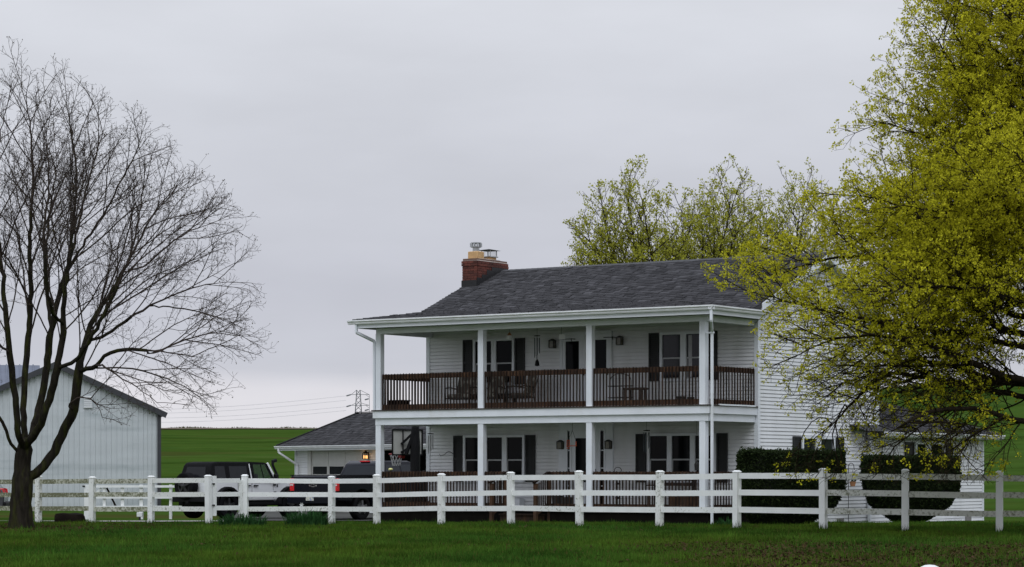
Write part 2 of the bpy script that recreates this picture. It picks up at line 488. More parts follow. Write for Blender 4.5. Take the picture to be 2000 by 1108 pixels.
ys = np.concatenate([np.arange(4, 28, 3), np.arange(28, 72, .8), np.arange(72, 130, 2.0), np.arange(130, 270, 4.0), np.array([280, 300, 340, 400, 500, 650, 900, 1300, 2000, 3500])])
xs = np.concatenate([-np.array([1800, 1000, 600, 350, 220, 150, 110, 85, 70, 58, 48, 40, 34, 29, 25, 22, 20]), np.arange(-18, 18.1, .8), np.array([20, 22, 25, 29, 34, 40, 48, 58, 70, 85, 110, 150, 220, 350, 600, 1000, 1800])])
XX, YY = np.meshgrid(xs, ys)
ZZ = terrain(XX, YY)
gv = np.stack([XX.ravel(), YY.ravel(), ZZ.ravel()], 1)
nx, ny = len(xs), len(ys)
ii, jj = np.meshgrid(np.arange(nx - 1), np.arange(ny - 1))
q = (jj * nx + ii).ravel()
gf = np.stack([q, q + 1, q + nx + 1, q + nx], 1)
ground = big_mesh('ground', gv, gf, 4, M['ground'], smooth=True, kind='structure')
ra = ground.data.attributes.new('soil', 'FLOAT', 'POINT')
ra.data.foreach_set('value', soil_amount(gv[:, 0], gv[:, 1]).astype(np.float32))

def sheet(name, poly_rows, mat_, dz):
    """a ribbon over the terrain: rows of (y, x0, x1)"""
    mb = MB()
    for k in range(len(poly_rows) - 1):
        (ya, a0, a1), (yb, b0, b1) = poly_rows[k], poly_rows[k + 1]
        n = 24
        for i in range(n):
            u, v_ = i / n, (i + 1) / n
            pts = [(a0 + (a1 - a0) * u, ya), (a0 + (a1 - a0) * v_, ya), (b0 + (b1 - b0) * v_, yb), (b0 + (b1 - b0) * u, yb)]
            mb.poly([(x, y, tz(x, y) + dz) for x, y in pts])
    return part(name, mb, mat_, fix=False)

drive = sheet('driveway', [(73.2, -60, -8.4), (74.4, -60, -8.0), (75.2, -60, -7.7)], M['gravel'], .022)
drive['kind'] = 'structure'
M['asphalt'] = mat('worn_asphalt', (.075, .075, .070), 1, .25, 1.5, bump=.5, bscale=25, spec=0)
pad = sheet('parking_pad', [(75.21, -8.6, -5.2), (78, -9.4, -4.6), (82, -9.6, -4.2), (88, -10.4, -4.2), (95, -11.5, -4.5), (103.5, -11.0, -9.6)], M['asphalt'], .022)
pad['kind'] = 'structure'
M['plough'] = mat('ploughed_soil', (.085, .055, .032), .95, .2, .3, col2=(.07, .075, .025), lo=.45, hi=.65)
pf = sheet('ploughed_field', [(244, -140, -4), (248, -140, 0), (253, -140, 4), (258, -140, 6), (275, -140, 8)], M['plough'], .06)
pf['kind'] = 'structure'

# ------------------------------------------------------------------ the house
HA = math.radians(-34.44)
EX = Vector((math.cos(HA), math.sin(HA), 0)); EY = Vector((-math.sin(HA), math.cos(HA), 0))
HO = Vector((5.13, 64.0, 0))
def hray(px, py, X=None, Y=None):
    d = Vector(((px - CX) / F, 1, -(py - HY) / F)); rel = Vector((0, 0, CZ)) - HO
    if Y is not None:
        t = (Y - rel.dot(EY)) / d.dot(EY)
        return (rel + d * t).dot(EX), CZ + d.z * t
    t = (X - rel.dot(EX)) / d.dot(EX)
    return (rel + d * t).dot(EY), CZ + d.z * t

house = empty('farmhouse', HO, HA, 'two storey white sided farmhouse with a dark shingle roof and brown railed front porches', 'house')
XL, WY, RY, RZ = -11.05, 2.63, 9.83, 7.40
RIDGE = 6.23
SL = (RZ - 5.91) / (RIDGE - WY)

def pbox(mb, plane, s0, s1, o0, o1, z0, z1, base=0.0):
    """a box on a wall: s along it, o outwards"""
    if plane == 'front': mb.box(s0, s1, WY + base - o0, WY + base - o1, z0, z1)
    else: mb.box(base + o0, base + o1, s0, s1, z0, z1)
    return mb

def plank_mesh(plane, length, rows=2):
    """vinyl plank with two laps, running along +s from its origin"""
    h = .1016; prof = [(-.04, 0)]
    for k in range(rows):
        prof += [(.014, k * h), (.002, (k + 1) * h - .020), (-.034, (k + 1) * h - .020)]
        prof += [(-.034, (k + 1) * h)] if k < rows - 1 else [(-.04, rows * h - .0005)]
    mb = MB()
    if plane == 'front': mb.prism([(0, -o, z) for o, z in prof], (length, 0, 0))
    else: mb.prism([(o, 0, z) for o, z in prof], (0, length, 0))
    me = mb.mesh('siding_plank'); me.materials.append(M['siding']); return me

def lay_siding(parent, plane, s0, s1, z0, n, base, limits=None):
    cache = {}
    for k in range(n):
        z = z0 + k * .2032; a, b = s0, s1
        if limits:
            a, b = limits(z + .1, s0, s1)
            if b - a < .15: continue
        key = round(b - a, 3)
        if key not in cache: cache[key] = plank_mesh(plane, key)
        loc = (a, WY + base, z) if plane == 'front' else (base, a, z)
        put('siding_plank', cache[key], parent, loc)

w1 = part('front_wall', MB().box(XL, 0, WY + .041, WY + .12, -.3, 5.6), M['siding'], house)
lay_siding(w1, 'front', XL + .1, -.1, .10, 26, 0)
w2 = MB(); w2.box(-.12, -.041, WY + .12, RY, -.4, 5.62)
w2.prism([(-.12, WY, 5.62), (-.12, RY, 5.62), (-.12, RY, 5.9), (-.12, RIDGE, RZ - .14), (-.12, WY, 5.8)], (.079, 0, 0))
w2 = part('side_wall', w2, M['siding'], house)
def gable_lim(z, a, b):
    if z < 5.6: return a, b
    d = (RZ - .1 - z) / SL
    return max(a, RIDGE - d), min(b, RIDGE + d)
lay_siding(w2, 'side', WY + .1, RY - .1, -.28, 37, 0, gable_lim)
w3 = MB(); w3.box(XL, XL + .12, WY + .12, RY, -.4, 5.62)
w3.prism([(XL, WY, 5.62), (XL, RY, 5.62), (XL, RY, 5.9), (XL, RIDGE, RZ - .14), (XL, WY, 5.8)], (.12, 0, 0))
part('side_wall', w3, M['siding'], house)
part('rear_wall', MB().box(XL, 0, RY, RY + .12, -.4, 5.75), M['siding'], house)
for (x0, x1, y0, y1) in ((XL - .025, XL + .1, WY - .025, WY + .1), (-.1, .025, WY - .025, WY + .1), (-.1, .025, RY - .1, RY + .145)):
    part('corner_board', MB().box(x0, x1, y0, y1, -.3, 5.5), M['trim'], house)

# --- roofs
def shingle_tabs(origin, eave, up, nrm, rows, width_at, expo=.16, tab=.19, seed=1, thick=.026):
    """individual tabs: each a tilted slab lapped over the row below; returns verts, quads, tints"""
    r = np.random.default_rng(seed); V = []; Q = []; C = []
    o = np.array(origin); e = np.array(eave); u = np.array(up); n = np.array(nrm)
    for k in range(rows):
        a, b = width_at(k * expo)
        x = a + (r.random() - 1) * tab
        while x < b:
            w = tab * (.55 + .9 * r.random()); x0, x1 = max(x, a), min(x + w, b)
            if x1 - x0 > .02:
                t = thick * (.6 + .9 * r.random()); lo = k * expo - .012 * r.random() ; hi = (k + 1) * expo + .03
                p = [o + e * x0 + u * lo, o + e * x1 + u * lo, o + e * x1 + u * lo + n * t, o + e * x0 + u * lo + n * t,
                     o + e * x1 + u * hi + n * .004, o + e * x0 + u * hi + n * .004]
                i = len(V); V += p
                Q += [(i, i + 1, i + 2, i + 3), (i + 3, i + 2, i + 4, i + 5)]
                g = .058 * (.55 + .5 * r.random() + (.50 * r.random() if r.random() < .35 else 0)); c = (g, g * .985, g * 1.06)
                C += [c, c]
            x += w + .004
    return V, Q, C

def shingle_object(parent, sets):
    V, Q, C = [], [], []
    for v, q_, c in sets:
        n = len(V); V += v; Q += [tuple(n + i for i in f) for f in q_]; C += c
    o = big_mesh('shingles', np.array(V), np.array(Q), 4, M['shingle'], parent, np.array(C), kind='stuff')
    return o

X0R, X1R = XL - .32, .32
PE, PEZ = -.40, 5.55                                    # porch eave line
ps = (5.91 - PEZ) / (WY - PE)
fz = lambda y: RZ - (RIDGE - y) * SL
prof = [(1.9, fz(1.9)), (RIDGE, RZ), (10.72, RZ - (10.72 - RIDGE) * SL), (10.72, RZ - (10.72 - RIDGE) * SL - .12), (RIDGE, RZ - .13), (1.9, fz(1.9) - .12)]
roof = part('roof', MB().prism([(X0R, y, z) for y, z in prof], (X1R - X0R, 0, 0)), M['roofbase'], house)
lm = math.hypot(1, SL); upf = (0, 1 / lm, SL / lm); nf_ = (0, -SL / lm, 1 / lm)
rows_main = int((RIDGE - 1.9) * lm / .16)
s_main = shingle_tabs((X0R, 1.9, fz(1.9) + .001), (1, 0, 0), upf, nf_, rows_main, lambda h: (0, X1R - X0R), seed=3)
lp = math.hypot(1, ps); upp = (0, 1 / lp, ps / lp); npp = (0, -ps / lp, 1 / lp)
PXL, PXR = XL - .42, .30
def porch_w(h):
    y = h / lp
    return 0, PXR - PXL - y
s_porch = shingle_tabs((PXL, PE, PEZ + .02), (1, 0, 0), upp, npp, int((WY - PE) * lp / .16) + 1, porch_w, seed=5)
def porch_side(h):
    return h / lp, WY - PE
s_side = shingle_tabs((PXR, PE, PEZ + .02), (0, 1, 0), (-1 / lp, 0, ps / lp), (ps / lp, 0, 1 / lp), 17, porch_side, seed=6)
shingle_object(roof, [s_main, s_porch, s_side])
# ridge caps
cap = MB(); r_ = random.Random(4); x = X0R
while x < X1R:
    for sy in (-1, 1):
        cap.poly([(x, RIDGE, RZ + .028), (x + .3, RIDGE, RZ + .022), (x + .3, RIDGE + sy * .15, RZ - .15 * SL + .018), (x, RIDGE + sy * .15, RZ - .15 * SL + .026)])
    x += .2
part('ridge_cap', cap, mat('ridge_shingle', (.05, .05, .054), .9, .25, 6), roof, fix=False)
pr = MB()
hx = PXR - (WY - PE)
pr.prism([(PXL, PE, PEZ), (PXL, WY + .3, PEZ + ps * (WY + .3 - PE)), (PXL, WY + .3, PEZ + ps * (WY + .3 - PE) - .1), (PXL, PE, PEZ - .05)], (hx - PXL, 0, 0))
pr.hexa([(hx, PE, PEZ - .05), (PXR, PE, PEZ - .05), (PXR, WY, PEZ - .05), (hx, WY, PEZ - .05), (hx, PE, PEZ), (PXR, PE, PEZ), (PXR, WY, PEZ), (hx, WY, PEZ + ps * (WY - PE))])
pr.poly([(PXR, PE, PEZ + .002), (hx, WY, PEZ + ps * (WY - PE) + .002), (hx, PE, PEZ + .002)])
part('porch_roof', pr, M['roofbase'], house, fix=False)
# rake boards, rear fascia and soffit returns
for xa, xb in ((X0R - .02, X0R + .03), (X1R - .03, X1R + .02)):
    rb = MB()
    rb.prism([(xa, WY - .35, fz(WY - .35) - .01), (xa, RIDGE, RZ - .012), (xa, 10.74, RZ - (10.74 - RIDGE) * SL - .012), (xa, 10.74, RZ - (10.74 - RIDGE) * SL - .20), (xa, RIDGE, RZ - .20), (xa, WY - .35, fz(WY - .35) - .20)], (xb - xa, 0, 0))
    part('rake_board', rb, M['trim'], roof)
so = MB(); so.prism([(.02, WY - .3, fz(WY - .3) - .15), (.02, RIDGE, RZ - .15), (.02, 10.7, RZ - (10.7 - RIDGE) * SL - .15), (.02, 10.7, RZ - (10.7 - RIDGE) * SL - .18), (.02, RIDGE, RZ - .18), (.02, WY - .3, fz(WY - .3) - .18)], (.27, 0, 0))
part('rake_soffit', so, M['soffit'], roof)
part('rear_soffit', MB().box(XL, .28, RY + .12, 10.7, 5.36, 5.40), M['soffit'], roof)

# --- porch trim
fa = MB(); fa.box(PXL + .1, PXR - .06, PE + .02, PE + .05, 5.335, 5.50); fa.box(PXR - .06, PXR - .03, PE + .02, WY - .03, 5.335, 5.50)
fa.box(PXL + .07, PXL + .1, PE + .02, WY, 5.335, 5.50)
part('fascia', fa, M['trim'], house)
def gutter(p, q, out, name='gutter'):
    """K-style trough running p to q, its face towards out"""
    p = Vector(p); q = Vector(q); o = Vector(out)
    pr_ = [(0, 0), (.07, 0), (.085, .03), (.085, .05), (.12, .085), (.12, .12), (.108, .12), (.108, .09), (.075, .055), (.06, .012), (.012, .012), (.012, .12), (0, .12)]
    return MB().prism([p + o * a + Vector((0, 0, b)) for a, b in pr_], q - p)
part('gutter', gutter((PXL - .12, PE + .018, 5.445), (PXR + .09, PE + .018, 5.445), (0, -1, 0)), M['gutter'], house)
part('gutter', gutter((PXR - .028, PE - .1, 5.445), (PXR - .028, WY - .04, 5.445), (1, 0, 0)), M['gutter'], house)
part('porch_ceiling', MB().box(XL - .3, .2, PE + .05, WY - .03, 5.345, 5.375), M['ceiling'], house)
be = MB(); be.box(XL + .06, -.08, .08, .24, 5.185, 5.343); be.box(XL + .06, XL + .22, .24, WY - .03, 5.185, 5.343); be.box(-.24, -.08, .24, WY - .03, 5.185, 5.343)
part('porch_beam', be, M['trim'], house)
# upper deck
dk = MB(); dk.box(XL, 0, 0, .045, 2.775, 2.975); dk.box(-.045, 0, .045, WY - .03, 2.775, 2.975); dk.box(XL, XL + .045, .045, WY - .03, 2.775, 2.975)
part('deck_fascia', dk, M['trim'], house)
dk = MB(); dk.box(XL + .05, -.06, .06, .22, 2.58, 2.773); dk.box(-.22, -.06, .22, WY - .03, 2.58, 2.773); dk.box(XL + .05, XL + .21, .22, WY - .03, 2.58, 2.773)
part('deck_beam', dk, M['trim'], house)
part('deck_edge', MB().box(XL - .03, .03, -.03, .02, 2.978, 3.008).box(XL - .03, XL + .02, .021, WY - .03, 2.978, 3.008).box(-.02, .03, .021, WY - .03, 2.978, 3.008), M['deckwood'], house)
part('deck_floor', MB().box(XL + .021, -.021, .021, WY - .03, 2.978, 3.006), M['deckgrey'], house)
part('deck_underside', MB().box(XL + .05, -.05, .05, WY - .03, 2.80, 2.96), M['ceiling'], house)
part('side_ledger', MB().box(.0, .05, .5, WY - .2, 2.992, 3.03), M['trim'], house)
# lower deck
part('deck_edge', MB().box(XL, 0, 0, .03, .17, .24), M['deckwood'], house)
part('lower_deck', MB().box(XL, 0, .031, WY - .03, .17, .24), M['deckgrey'], house)
part('deck_skirting', MB().box(XL + .05, -.05, .06, .1, -.3, .168), M['lattice'], house)
part('deck_skirting', MB().box(-.1, -.06, .1, WY - .03, -.3, .168), M['lattice'], house)

CW = .18
cols = []
for px in (1365.5, 1144.5, 933, 732):
    x = hray(px, 720, Y=.07)[0]; cols.append(x)
cols[3] = max(cols[3], XL + .05)
for i, x in enumerate(cols):
    part('porch_column', MB().box(x, x + CW, .07, .07 + CW, 3.008, 5.186), M['trim'], house, bevel=.006)
    part('porch_column', MB().box(x, x + CW, .07, .07 + CW, .24, 2.582), M['trim'], house, bevel=.006)
    part('column_base', MB().box(x + .01, x + CW - .01, .08, .06 + CW, -.3, .168), M['concrete'], house)

# --- railings: red-brown rails with balusters nailed outside
bal_cache = {}
def baluster_mesh(h):
    k = round(h, 3)
    if k not in bal_cache:
        w = .0145
        mb = MB(); mb.hexa([(-w, -w, 0), (w, -w, 0), (w, w, 0), (-w, w, 0), (-w, -w, h - .035), (w, -w, h - .035), (w, w, h), (-w, w, h)])
        me = mb.mesh('baluster'); me.materials.append(M['wood']); bal_cache[k] = me
    return bal_cache[k]
def railing(p, q, out, z, h=1.06, pitch=.104, label=None):
    """p, q plan points on the rail line (house coordinates); out = outward unit vector"""
    p = Vector((*p, 0)); q = Vector((*q, 0)); o = Vector((*out, 0)); d = q - p; ln = d.length; d.normalize()
    mb = MB()
    for z0, hh in ((z + h - .165, .14), (z + .03, .14)):
        mb.bar(p + Vector((0, 0, z0 + hh / 2)), q + Vector((0, 0, z0 + hh / 2)), .04, hh)
    r = part('railing', mb, M['rail'], house)
    if label: r['label'] = label
    n = int(ln / pitch); rz = math.atan2(o.x, -o.y)
    for k in range(n + 1):
        c = p + d * (.03 + (ln - .06) * k / max(n, 1)) + o * .038
        put('baluster', baluster_mesh(h - .01), r, (c.x + RND.uniform(-.006, .006), c.y, z + RND.uniform(-.008, .004)), (0, RND.uniform(-.008, .008), rz))
    return r
for i in range(3):
    railing((cols[i + 1] + CW, .17), (cols[i], .17), (0, -1), 2.99)
railing((-.11, .27), (-.11, WY - .06), (1, 0), 2.99, pitch=.148)
railing((XL + .11, .27), (XL + .11, WY - .06), (-1, 0), 2.99, pitch=.148)
xg0 = hray(992, 960, Y=.17)[0]; xg1 = hray(1074, 960, Y=.17)[0]
railing((cols[3] + CW, .17), (cols[2], .17), (0, -1), .215)
railing((cols[2] + CW, .17), (xg0, .17), (0, -1), .215)
railing((xg1, .17), (cols[1], .17), (0, -1), .215)
railing((cols[1] + CW, .17), (cols[0], .17), (0, -1), .215)
railing((-.11, .27), (-.11, WY - .06), (1, 0), .215, pitch=.148)
railing((XL + .11, .27), (XL + .11, WY - .06), (-1, 0), .215, pitch=.148)
# steps with sloping handrails
st = part('steps', MB().box(xg0 + .06, xg1 - .06, -.30, -.002, -.25, .06), M['wood'], house)
part('step_tread', MB().box(xg0 + .04, xg1 - .04, -.34, -.004, .062, .10), M['wood'], st)
for xx in (xg0 - .03, xg1 + .03):
    part('newel_post', MB().box(xx - .05, xx + .05, -.62, -.52, -.2, .93), M['rail'], house, bevel=.008)
    part('newel_post', MB().box(xx - .045, xx + .045, .05, .14, -.2, 1.24), M['rail'], house, bevel=.008)
    part('handrail', MB().bar((xx, .05, 1.24), (xx, -.66, .95), .09, .04), M['wood'], house)
    hb = MB(); hb.bar((xx, .04, .36), (xx, -.52, .12), .04, .09)
    hb = part('stair_rail', hb, M['rail'], house)
    for k in range(5):
        y = -.05 - k * .1; z0 = .38 + y * .43
        put('baluster', baluster_mesh(.78), hb, (xx + .03, y, z0), (0, 0, 0))

# --- windows and doors
def window(plane, panes, z0, z1, base=0.0, glass='glass', meet=.47, casing=.07, curtain=None):
    """panes: list of (s0, s1). Casing, mullions and sill in one frame; each pane and meeting rail a sub-part"""
    sA, sB = panes[0][0], panes[-1][1]
    f = MB()
    pbox(f, plane, sA - casing, sB + casing, .0, .075, z1, z1 + casing, base)
    pbox(f, plane, sA - casing, sB + casing, .0, .095, z0 - casing * .8, z0, base)
    edges = [sA - casing] + [v for p_ in panes for v in p_] + [sB + casing]
    for k in range(0, len(edges), 2):
        pbox(f, plane, edges[k], edges[k + 1], .0, .072, z0, z1, base)
    w = part('window', f, M['trim'], house)
    for k, (a, b) in enumerate(panes):
        zm = z0 + (z1 - z0) * meet
        g = MB(); pbox(g, plane, a, b, .018, .026, zm + .02, z1, base); pbox(g, plane, a + .03, b - .03, .018, .024, z0 + .035, zm - .02, base)
        part('pane', g, M[glass], w)
        s = MB(); pbox(s, plane, a, b, .02, .05, zm - .02, zm + .02, base)
        pbox(s, plane, a, a + .03, .02, .046, z0, zm - .02, base); pbox(s, plane, b - .03, b, .02, .046, z0, zm - .02, base); pbox(s, plane, a + .03, b - .03, .02, .046, z0, z0 + .035, base)
        part('sash', s, M['sash'], w)
        if curtain and k in curtain:
            c = MB(); pbox(c, plane, a + .06, a + .17, .027, .032, z0 + .05, z1 - .03, base)
            part('curtain', c, M['curtain'], w)
    return w
M['sash'] = mat('grey_white_sash', (.40, .41, .42), .5, .05, 3)
def shutter(plane, s0, s1, z0, z1, base=0.0):
    mb = MB(); w = .045
    pbox(mb, plane, s0, s0 + w, .017, .055, z0, z1, base); pbox(mb, plane, s1 - w, s1, .017, .055, z0, z1, base)
    zm = (z0 + z1) / 2
    for a, b in ((z0, z0 + .06), (zm - .03, zm + .03), (z1 - .06, z1)):
        pbox(mb, plane, s0 + w, s1 - w, .017, .055, a, b, base)
    pbox(mb, plane, s0 + w, s1 - w, .0145, .021, z0 + .06, z1 - .06, base)
    n = 22
    for k in range(n):
        z = z0 + .06 + (z1 - z0 - .12) * (k + .5) / n
        pbox(mb, plane, s0 + w, s1 - w, .0205, .040, z - .014, z + .014, base)
    return part('shutter', mb, M['shutter'], house)

def FX(px): return hray(px, 700, Y=WY)[0]
def FZ(px, py): return hray(px, py, Y=WY)[1]
uz0, uz1 = FZ(1310, 741), FZ(1310, 654)
window('front', [(FX(1295), FX(1331)), (FX(1342), FX(1379))], uz0, uz1, glass='glass_grey', curtain={1})
shutter('front', FX(1268.5), FX(1288), uz0 - .04, uz1 + .06); shutter('front', FX(1386), FX(1402), uz0 - .04, uz1 + .06)
window('front', [(FX(930), FX(962)), (FX(971), FX(1002.5))], uz0, uz1)
shutter('front', FX(905.5), FX(923.5), uz0 - .04, uz1 + .06); shutter('front', FX(1007.5), FX(1026), uz0 - .04, uz1 + .06)
lz0, lz1 = FZ(1310, 939), FZ(1310, 851.5)
window('front', [(FX(1271), FX(1305)), (FX(1314), FX(1350)), (FX(1359.5), FX(1396))], lz0, lz1)
shutter('front', FX(1243), FX(1263), lz0 - .05, lz1 + .06); shutter('front', FX(1401.5), FX(1422), lz0 - .05, lz1 + .06)
window('front', [(FX(910.5), FX(942)), (FX(953), FX(983)), (FX(992), FX(1022.5))], lz0, lz1)
shutter('front', FX(887), FX(904.5), lz0 - .05, lz1 + .06); shutter('front', FX(1028), FX(1046.5), lz0 - .05, lz1 + .06)

def door(s0, s1, z0, z1, glass_rect, name='door'):
    f = MB(); a, b, c, d = glass_rect
    pbox(f, 'front', s0, a, .02, .06, z0, z1); pbox(f, 'front', b, s1, .02, .06, z0, z1)
    pbox(f, 'front', a, b, .02, .06, z0, c); pbox(f, 'front', a, b, .02, .06, d, z1)
    o = part(name, f, M['trim'], house)
    g = MB(); pbox(g, 'front', a, b, .03, .04, c, d)
    part('pane', g, M['glass'], o)
    h = MB(); pbox(h, 'front', s1 - .07, s1 - .04, .06, .10, z0 + .95, z0 + 1.08)
    part('handle', h, M['black'], o)
    return o
# upper double doors
dz0, dz1 = 3.01, FZ(1120, 655)
cs = MB(); a, b = FX(1096), FX(1197)
for s0, s1, z0, z1 in ((a, a + .08, dz0, dz1), (b - .08, b, dz0, dz1), (a, b, dz1, dz1 + .09)):
    pbox(cs, 'front', s0, s1, 0, .075, z0, z1)
part('door_casing', cs, M['trim'], house)
door(a + .083, FX(1146), dz0, dz1 - .004, (FX(1106.5), FX(1133), FZ(1120, 729), FZ(1120, 667)))
door(FX(1146.5), b - .083, dz0, dz1 - .004, (FX(1159), FX(1186.5), FZ(1170, 727), FZ(1170, 664)))
# lower entrance: wide panelled surround, side lights, storm door
ez1 = FZ(1140, 841)
cs = MB(); a, b = FX(1093), FX(1198.5)
pbox(cs, 'front', a, FX(1106), .0, .05, .24, ez1); pbox(cs, 'front', FX(1184), b, .0, .05, .24, ez1)
pbox(cs, 'front', a, b, .0, .06, ez1, ez1 + .22)
for p0, p1 in ((1106, 1110.5), (1115, 1119), (1169, 1174.5), (1181.5, 1184)):
    pbox(cs, 'front', FX(p0), FX(p1), .0, .07, .24, ez1)
part('door_surround', cs, M['trim'], house)
for p0, p1 in ((1110.5, 1115), (1174.5, 1181.5)):
    g = MB(); pbox(g, 'front', FX(p0), FX(p1), .017, .025, .30, ez1 - .02); sl = part('side_light', g, M['glass'], house)
    m_ = MB()
    for z in (.85, 1.35, 1.85): pbox(m_, 'front', FX(p0), FX(p1), .025, .04, z - .015, z + .015)
    part('muntin', m_, M['trim'], sl)
door(FX(1119.3), FX(1168.7), .245, ez1 - .004, (FX(1126), FX(1162), .95, FZ(1140, 856)), 'storm_door')

# gable windows
def GYc(px, X=0.0): return hray(px, 900, X=X)[0]
gz0, gz1 = hray(1600, 946, X=0)[1], hray(1600, 857.5, X=0)[1]
window('side', [(GYc(1566), GYc(1590.5)), (GYc(1599.5), GYc(1625))], gz0, gz1, glass='glass_grey')
shutter('side', GYc(1547), GYc(1562), gz0 - .05, gz1 + .06); shutter('side', GYc(1630), GYc(1646), gz0 - .05, gz1 + .06)

# --- side wing (single storey, beyond the gable)
WX = .10; WY0, WY1 = 9.25, hray(1920, 900, X=.10)[0]; WZ = 2.42
ww = part('wing_wall', MB().box(WX - .12, WX - .041, WY0, WY1, -.5, WZ), M['siding'], house)
lay_siding(ww, 'side', WY0 + .02, WY1 - .1, -.30, 13, WX)
part('wing_wall', MB().box(-6.6, WX - .121, WY1 - .12, WY1, -.5, WZ), M['siding'], house)
part('corner_board', MB().box(WX - .1, WX + .025, WY1 - .1, WY1 + .02, -.4, WZ - .02), M['trim'], house)
part('corner_board', MB().box(WX - .05, WX + .025, WY0 - .1, WY0, -.4, WZ - .02), M['trim'], house)
hw_ = 3.5; ridge_z = WZ + .02 + hw_ * .36
xe, ye = WX + .45, WY1 + .45
wr = MB()
RX = xe - hw_ - .15
zr = WZ + (xe - RX) * .36
wr.poly([(xe, WY0 - 1.2, WZ), (xe, ye, WZ), (RX, ye - (xe - RX), zr), (RX, WY0 - 1.2, zr)])
wr.poly([(xe, ye, WZ), (2 * RX - xe, ye, WZ), (RX, ye - (xe - RX), zr)])
wr.poly([(2 * RX - xe, ye, WZ), (2 * RX - xe, WY0 - 1.2, WZ), (RX, WY0 - 1.2, zr), (RX, ye - (xe - RX), zr)])
wroof = part('wing_roof', wr, M['roofbase'], house)
lw = math.hypot(1, .36)
shingle_object(wroof, [shingle_tabs((xe, WY0 + .6, WZ + .005), (0, 1, 0), (-1 / lw, 0, .36 / lw), (.36 / lw, 0, 1 / lw), int((xe - RX) * lw / .16), lambda h: (0, ye - WY0 - .6 - h / lw), seed=9)])
part('wing_soffit', MB().box(WX, xe - .02, WY0, ye - .02, WZ - .16, WZ - .13), M['soffit'], house)
part('wing_fascia', MB().box(xe - .02, xe, WY0, ye, WZ - .17, WZ - .01), M['trim'], house)
part('gutter', gutter((xe + .002, WY0 + .05, WZ - .14), (xe + .002, ye, WZ - .14), (1, 0, 0)), M['gutter'], house)
wz0, wz1 = hray(1810, 945, X=WX)[1], hray(1810, 868, X=WX)[1]
window('side', [(GYc(1787.5, WX), GYc(1806, WX)), (GYc(1815, WX), GYc(1838.5, WX))], wz0, wz1, base=WX)
shutter('side', GYc(1766, WX), GYc(1783, WX), wz0 - .05, wz1 + .06, WX); shutter('side', GYc(1846, WX), GYc(1858.5, WX), wz0 - .05, wz1 + .06, WX)
for p in (1640, 1785, 1890):
    X_ = 0.0 if p < 1690 else WX; y = GYc(p, X_)
    part('foundation_vent', MB().box(X_ + .018, X_ + .03, y - .22, y + .22, -.32, -.08), M['concrete'], house)

# --- chimney
chx0, chx1, chy0, chy1 = -11.37, -10.84, 4.85, 6.50
CT = 7.72
ch = part('chimney', MB().box(chx0 + .012, chx1 - .012, chy0 + .012, chy1 - .012, -.3, CT - .03), M['mortar'], house)
brick_me = {}
def brick(w, d, h):
    k = (round(w, 3), round(d, 3), round(h, 3))
    if k not in brick_me:
        me = MB().box(-w / 2, w / 2, -d / 2, d / 2, 0, h).mesh('brick'); me.materials.append(M['brick']); brick_me[k] = me
    return brick_me[k]
course = .0762
ztop = CT - .10
k = 0
while True:
    z = ztop - (k + 1) * course
    if z < 6.35: break
    proud = .02 if k < 2 else 0.0
    # front face (towards -Y)
    n = 3; w = (chx1 - chx0 + 2 * proud) / 2.5; x = chx0 - proud + (-.5 * w if k % 2 else 0)
    while x < chx1 + proud - .01:
        a, b = max(x, chx0 - proud), min(x + w, chx1 + proud)
        if b - a > .03 and z > fz(chy0) - .25:
            put('brick', brick(b - a - .01, .06, course - .010), ch, ((a + b) / 2, chy0 + .022 - proud, z))
        x += w
    # face towards +X
    w = .205; y = chy0 - proud + .03 + (-.5 * w if k % 2 else 0)
    while y < chy1 + proud - .01:
        a, b = max(y, chy0 - proud + .055), min(y + w, chy1 + proud)
        if b - a > .03 and z > fz(min(a, RIDGE)) - .15:
            put('brick', brick(.06, b - a - .01, course - .010), ch, (chx1 - .022 + proud, (a + b) / 2, z))
        y += w
    k += 1
wash = MB(); e_ = .02
wash.hexa([(chx0 - e_, chy0 - e_, CT - .10), (chx1 + e_, chy0 - e_, CT - .10), (chx1 + e_, chy1 + e_, CT - .10), (chx0 - e_, chy1 + e_, CT - .10),
           (chx0 + .1, chy0 + .3, CT), (chx1 - .1, chy0 + .3, CT), (chx1 - .1, chy1 - .3, CT), (chx0 + .1, chy1 - .3, CT)])
part('chimney_top', wash, M['crown'], ch)
# black flashing climbing the slope in steps, with a cricket at the ridge
fl = MB()
fl.box(chx0 - .015, chx1 + .02, chy0 - .03, chy0 - .01, fz(chy0) - .05, fz(chy0) + .20)
y = chy0
while y < chy1:
    y2 = min(y + .26, chy1); top = min(fz(min(y2, RIDGE)) + .17, RZ + .14)
    if y > RIDGE - .9: top = min(top + .04, RZ + .2)
    fl.box(chx1 + .010, chx1 + .022, y, y2, fz(min(y, RIDGE)) - .05, top); y = y2
part('flashing', fl, M['tar'], ch)
f1 = MB().box(-11.29, -10.93, 5.02, 5.38, CT - .06, CT + .20)
f1 = part('flue', f1, M['clay'], ch, bevel=.02)
pp = MB().lathe([(.0, CT + .2), (.105, CT + .2), (.105, CT + .36), (.0, CT + .36)], (-11.11, 5.2, 0), 14)
part('flue_pipe', pp, M['galv'], f1)
cpm = MB().lathe([(.0, CT + .45), (.165, CT + .45), (.165, CT + .475), (.0, CT + .50)], (-11.11, 5.2, 0), 14)
cpm.lathe([(.10, CT + .33), (.165, CT + .33), (.165, CT + .345), (.10, CT + .345)], (-11.11, 5.2, 0), 14)
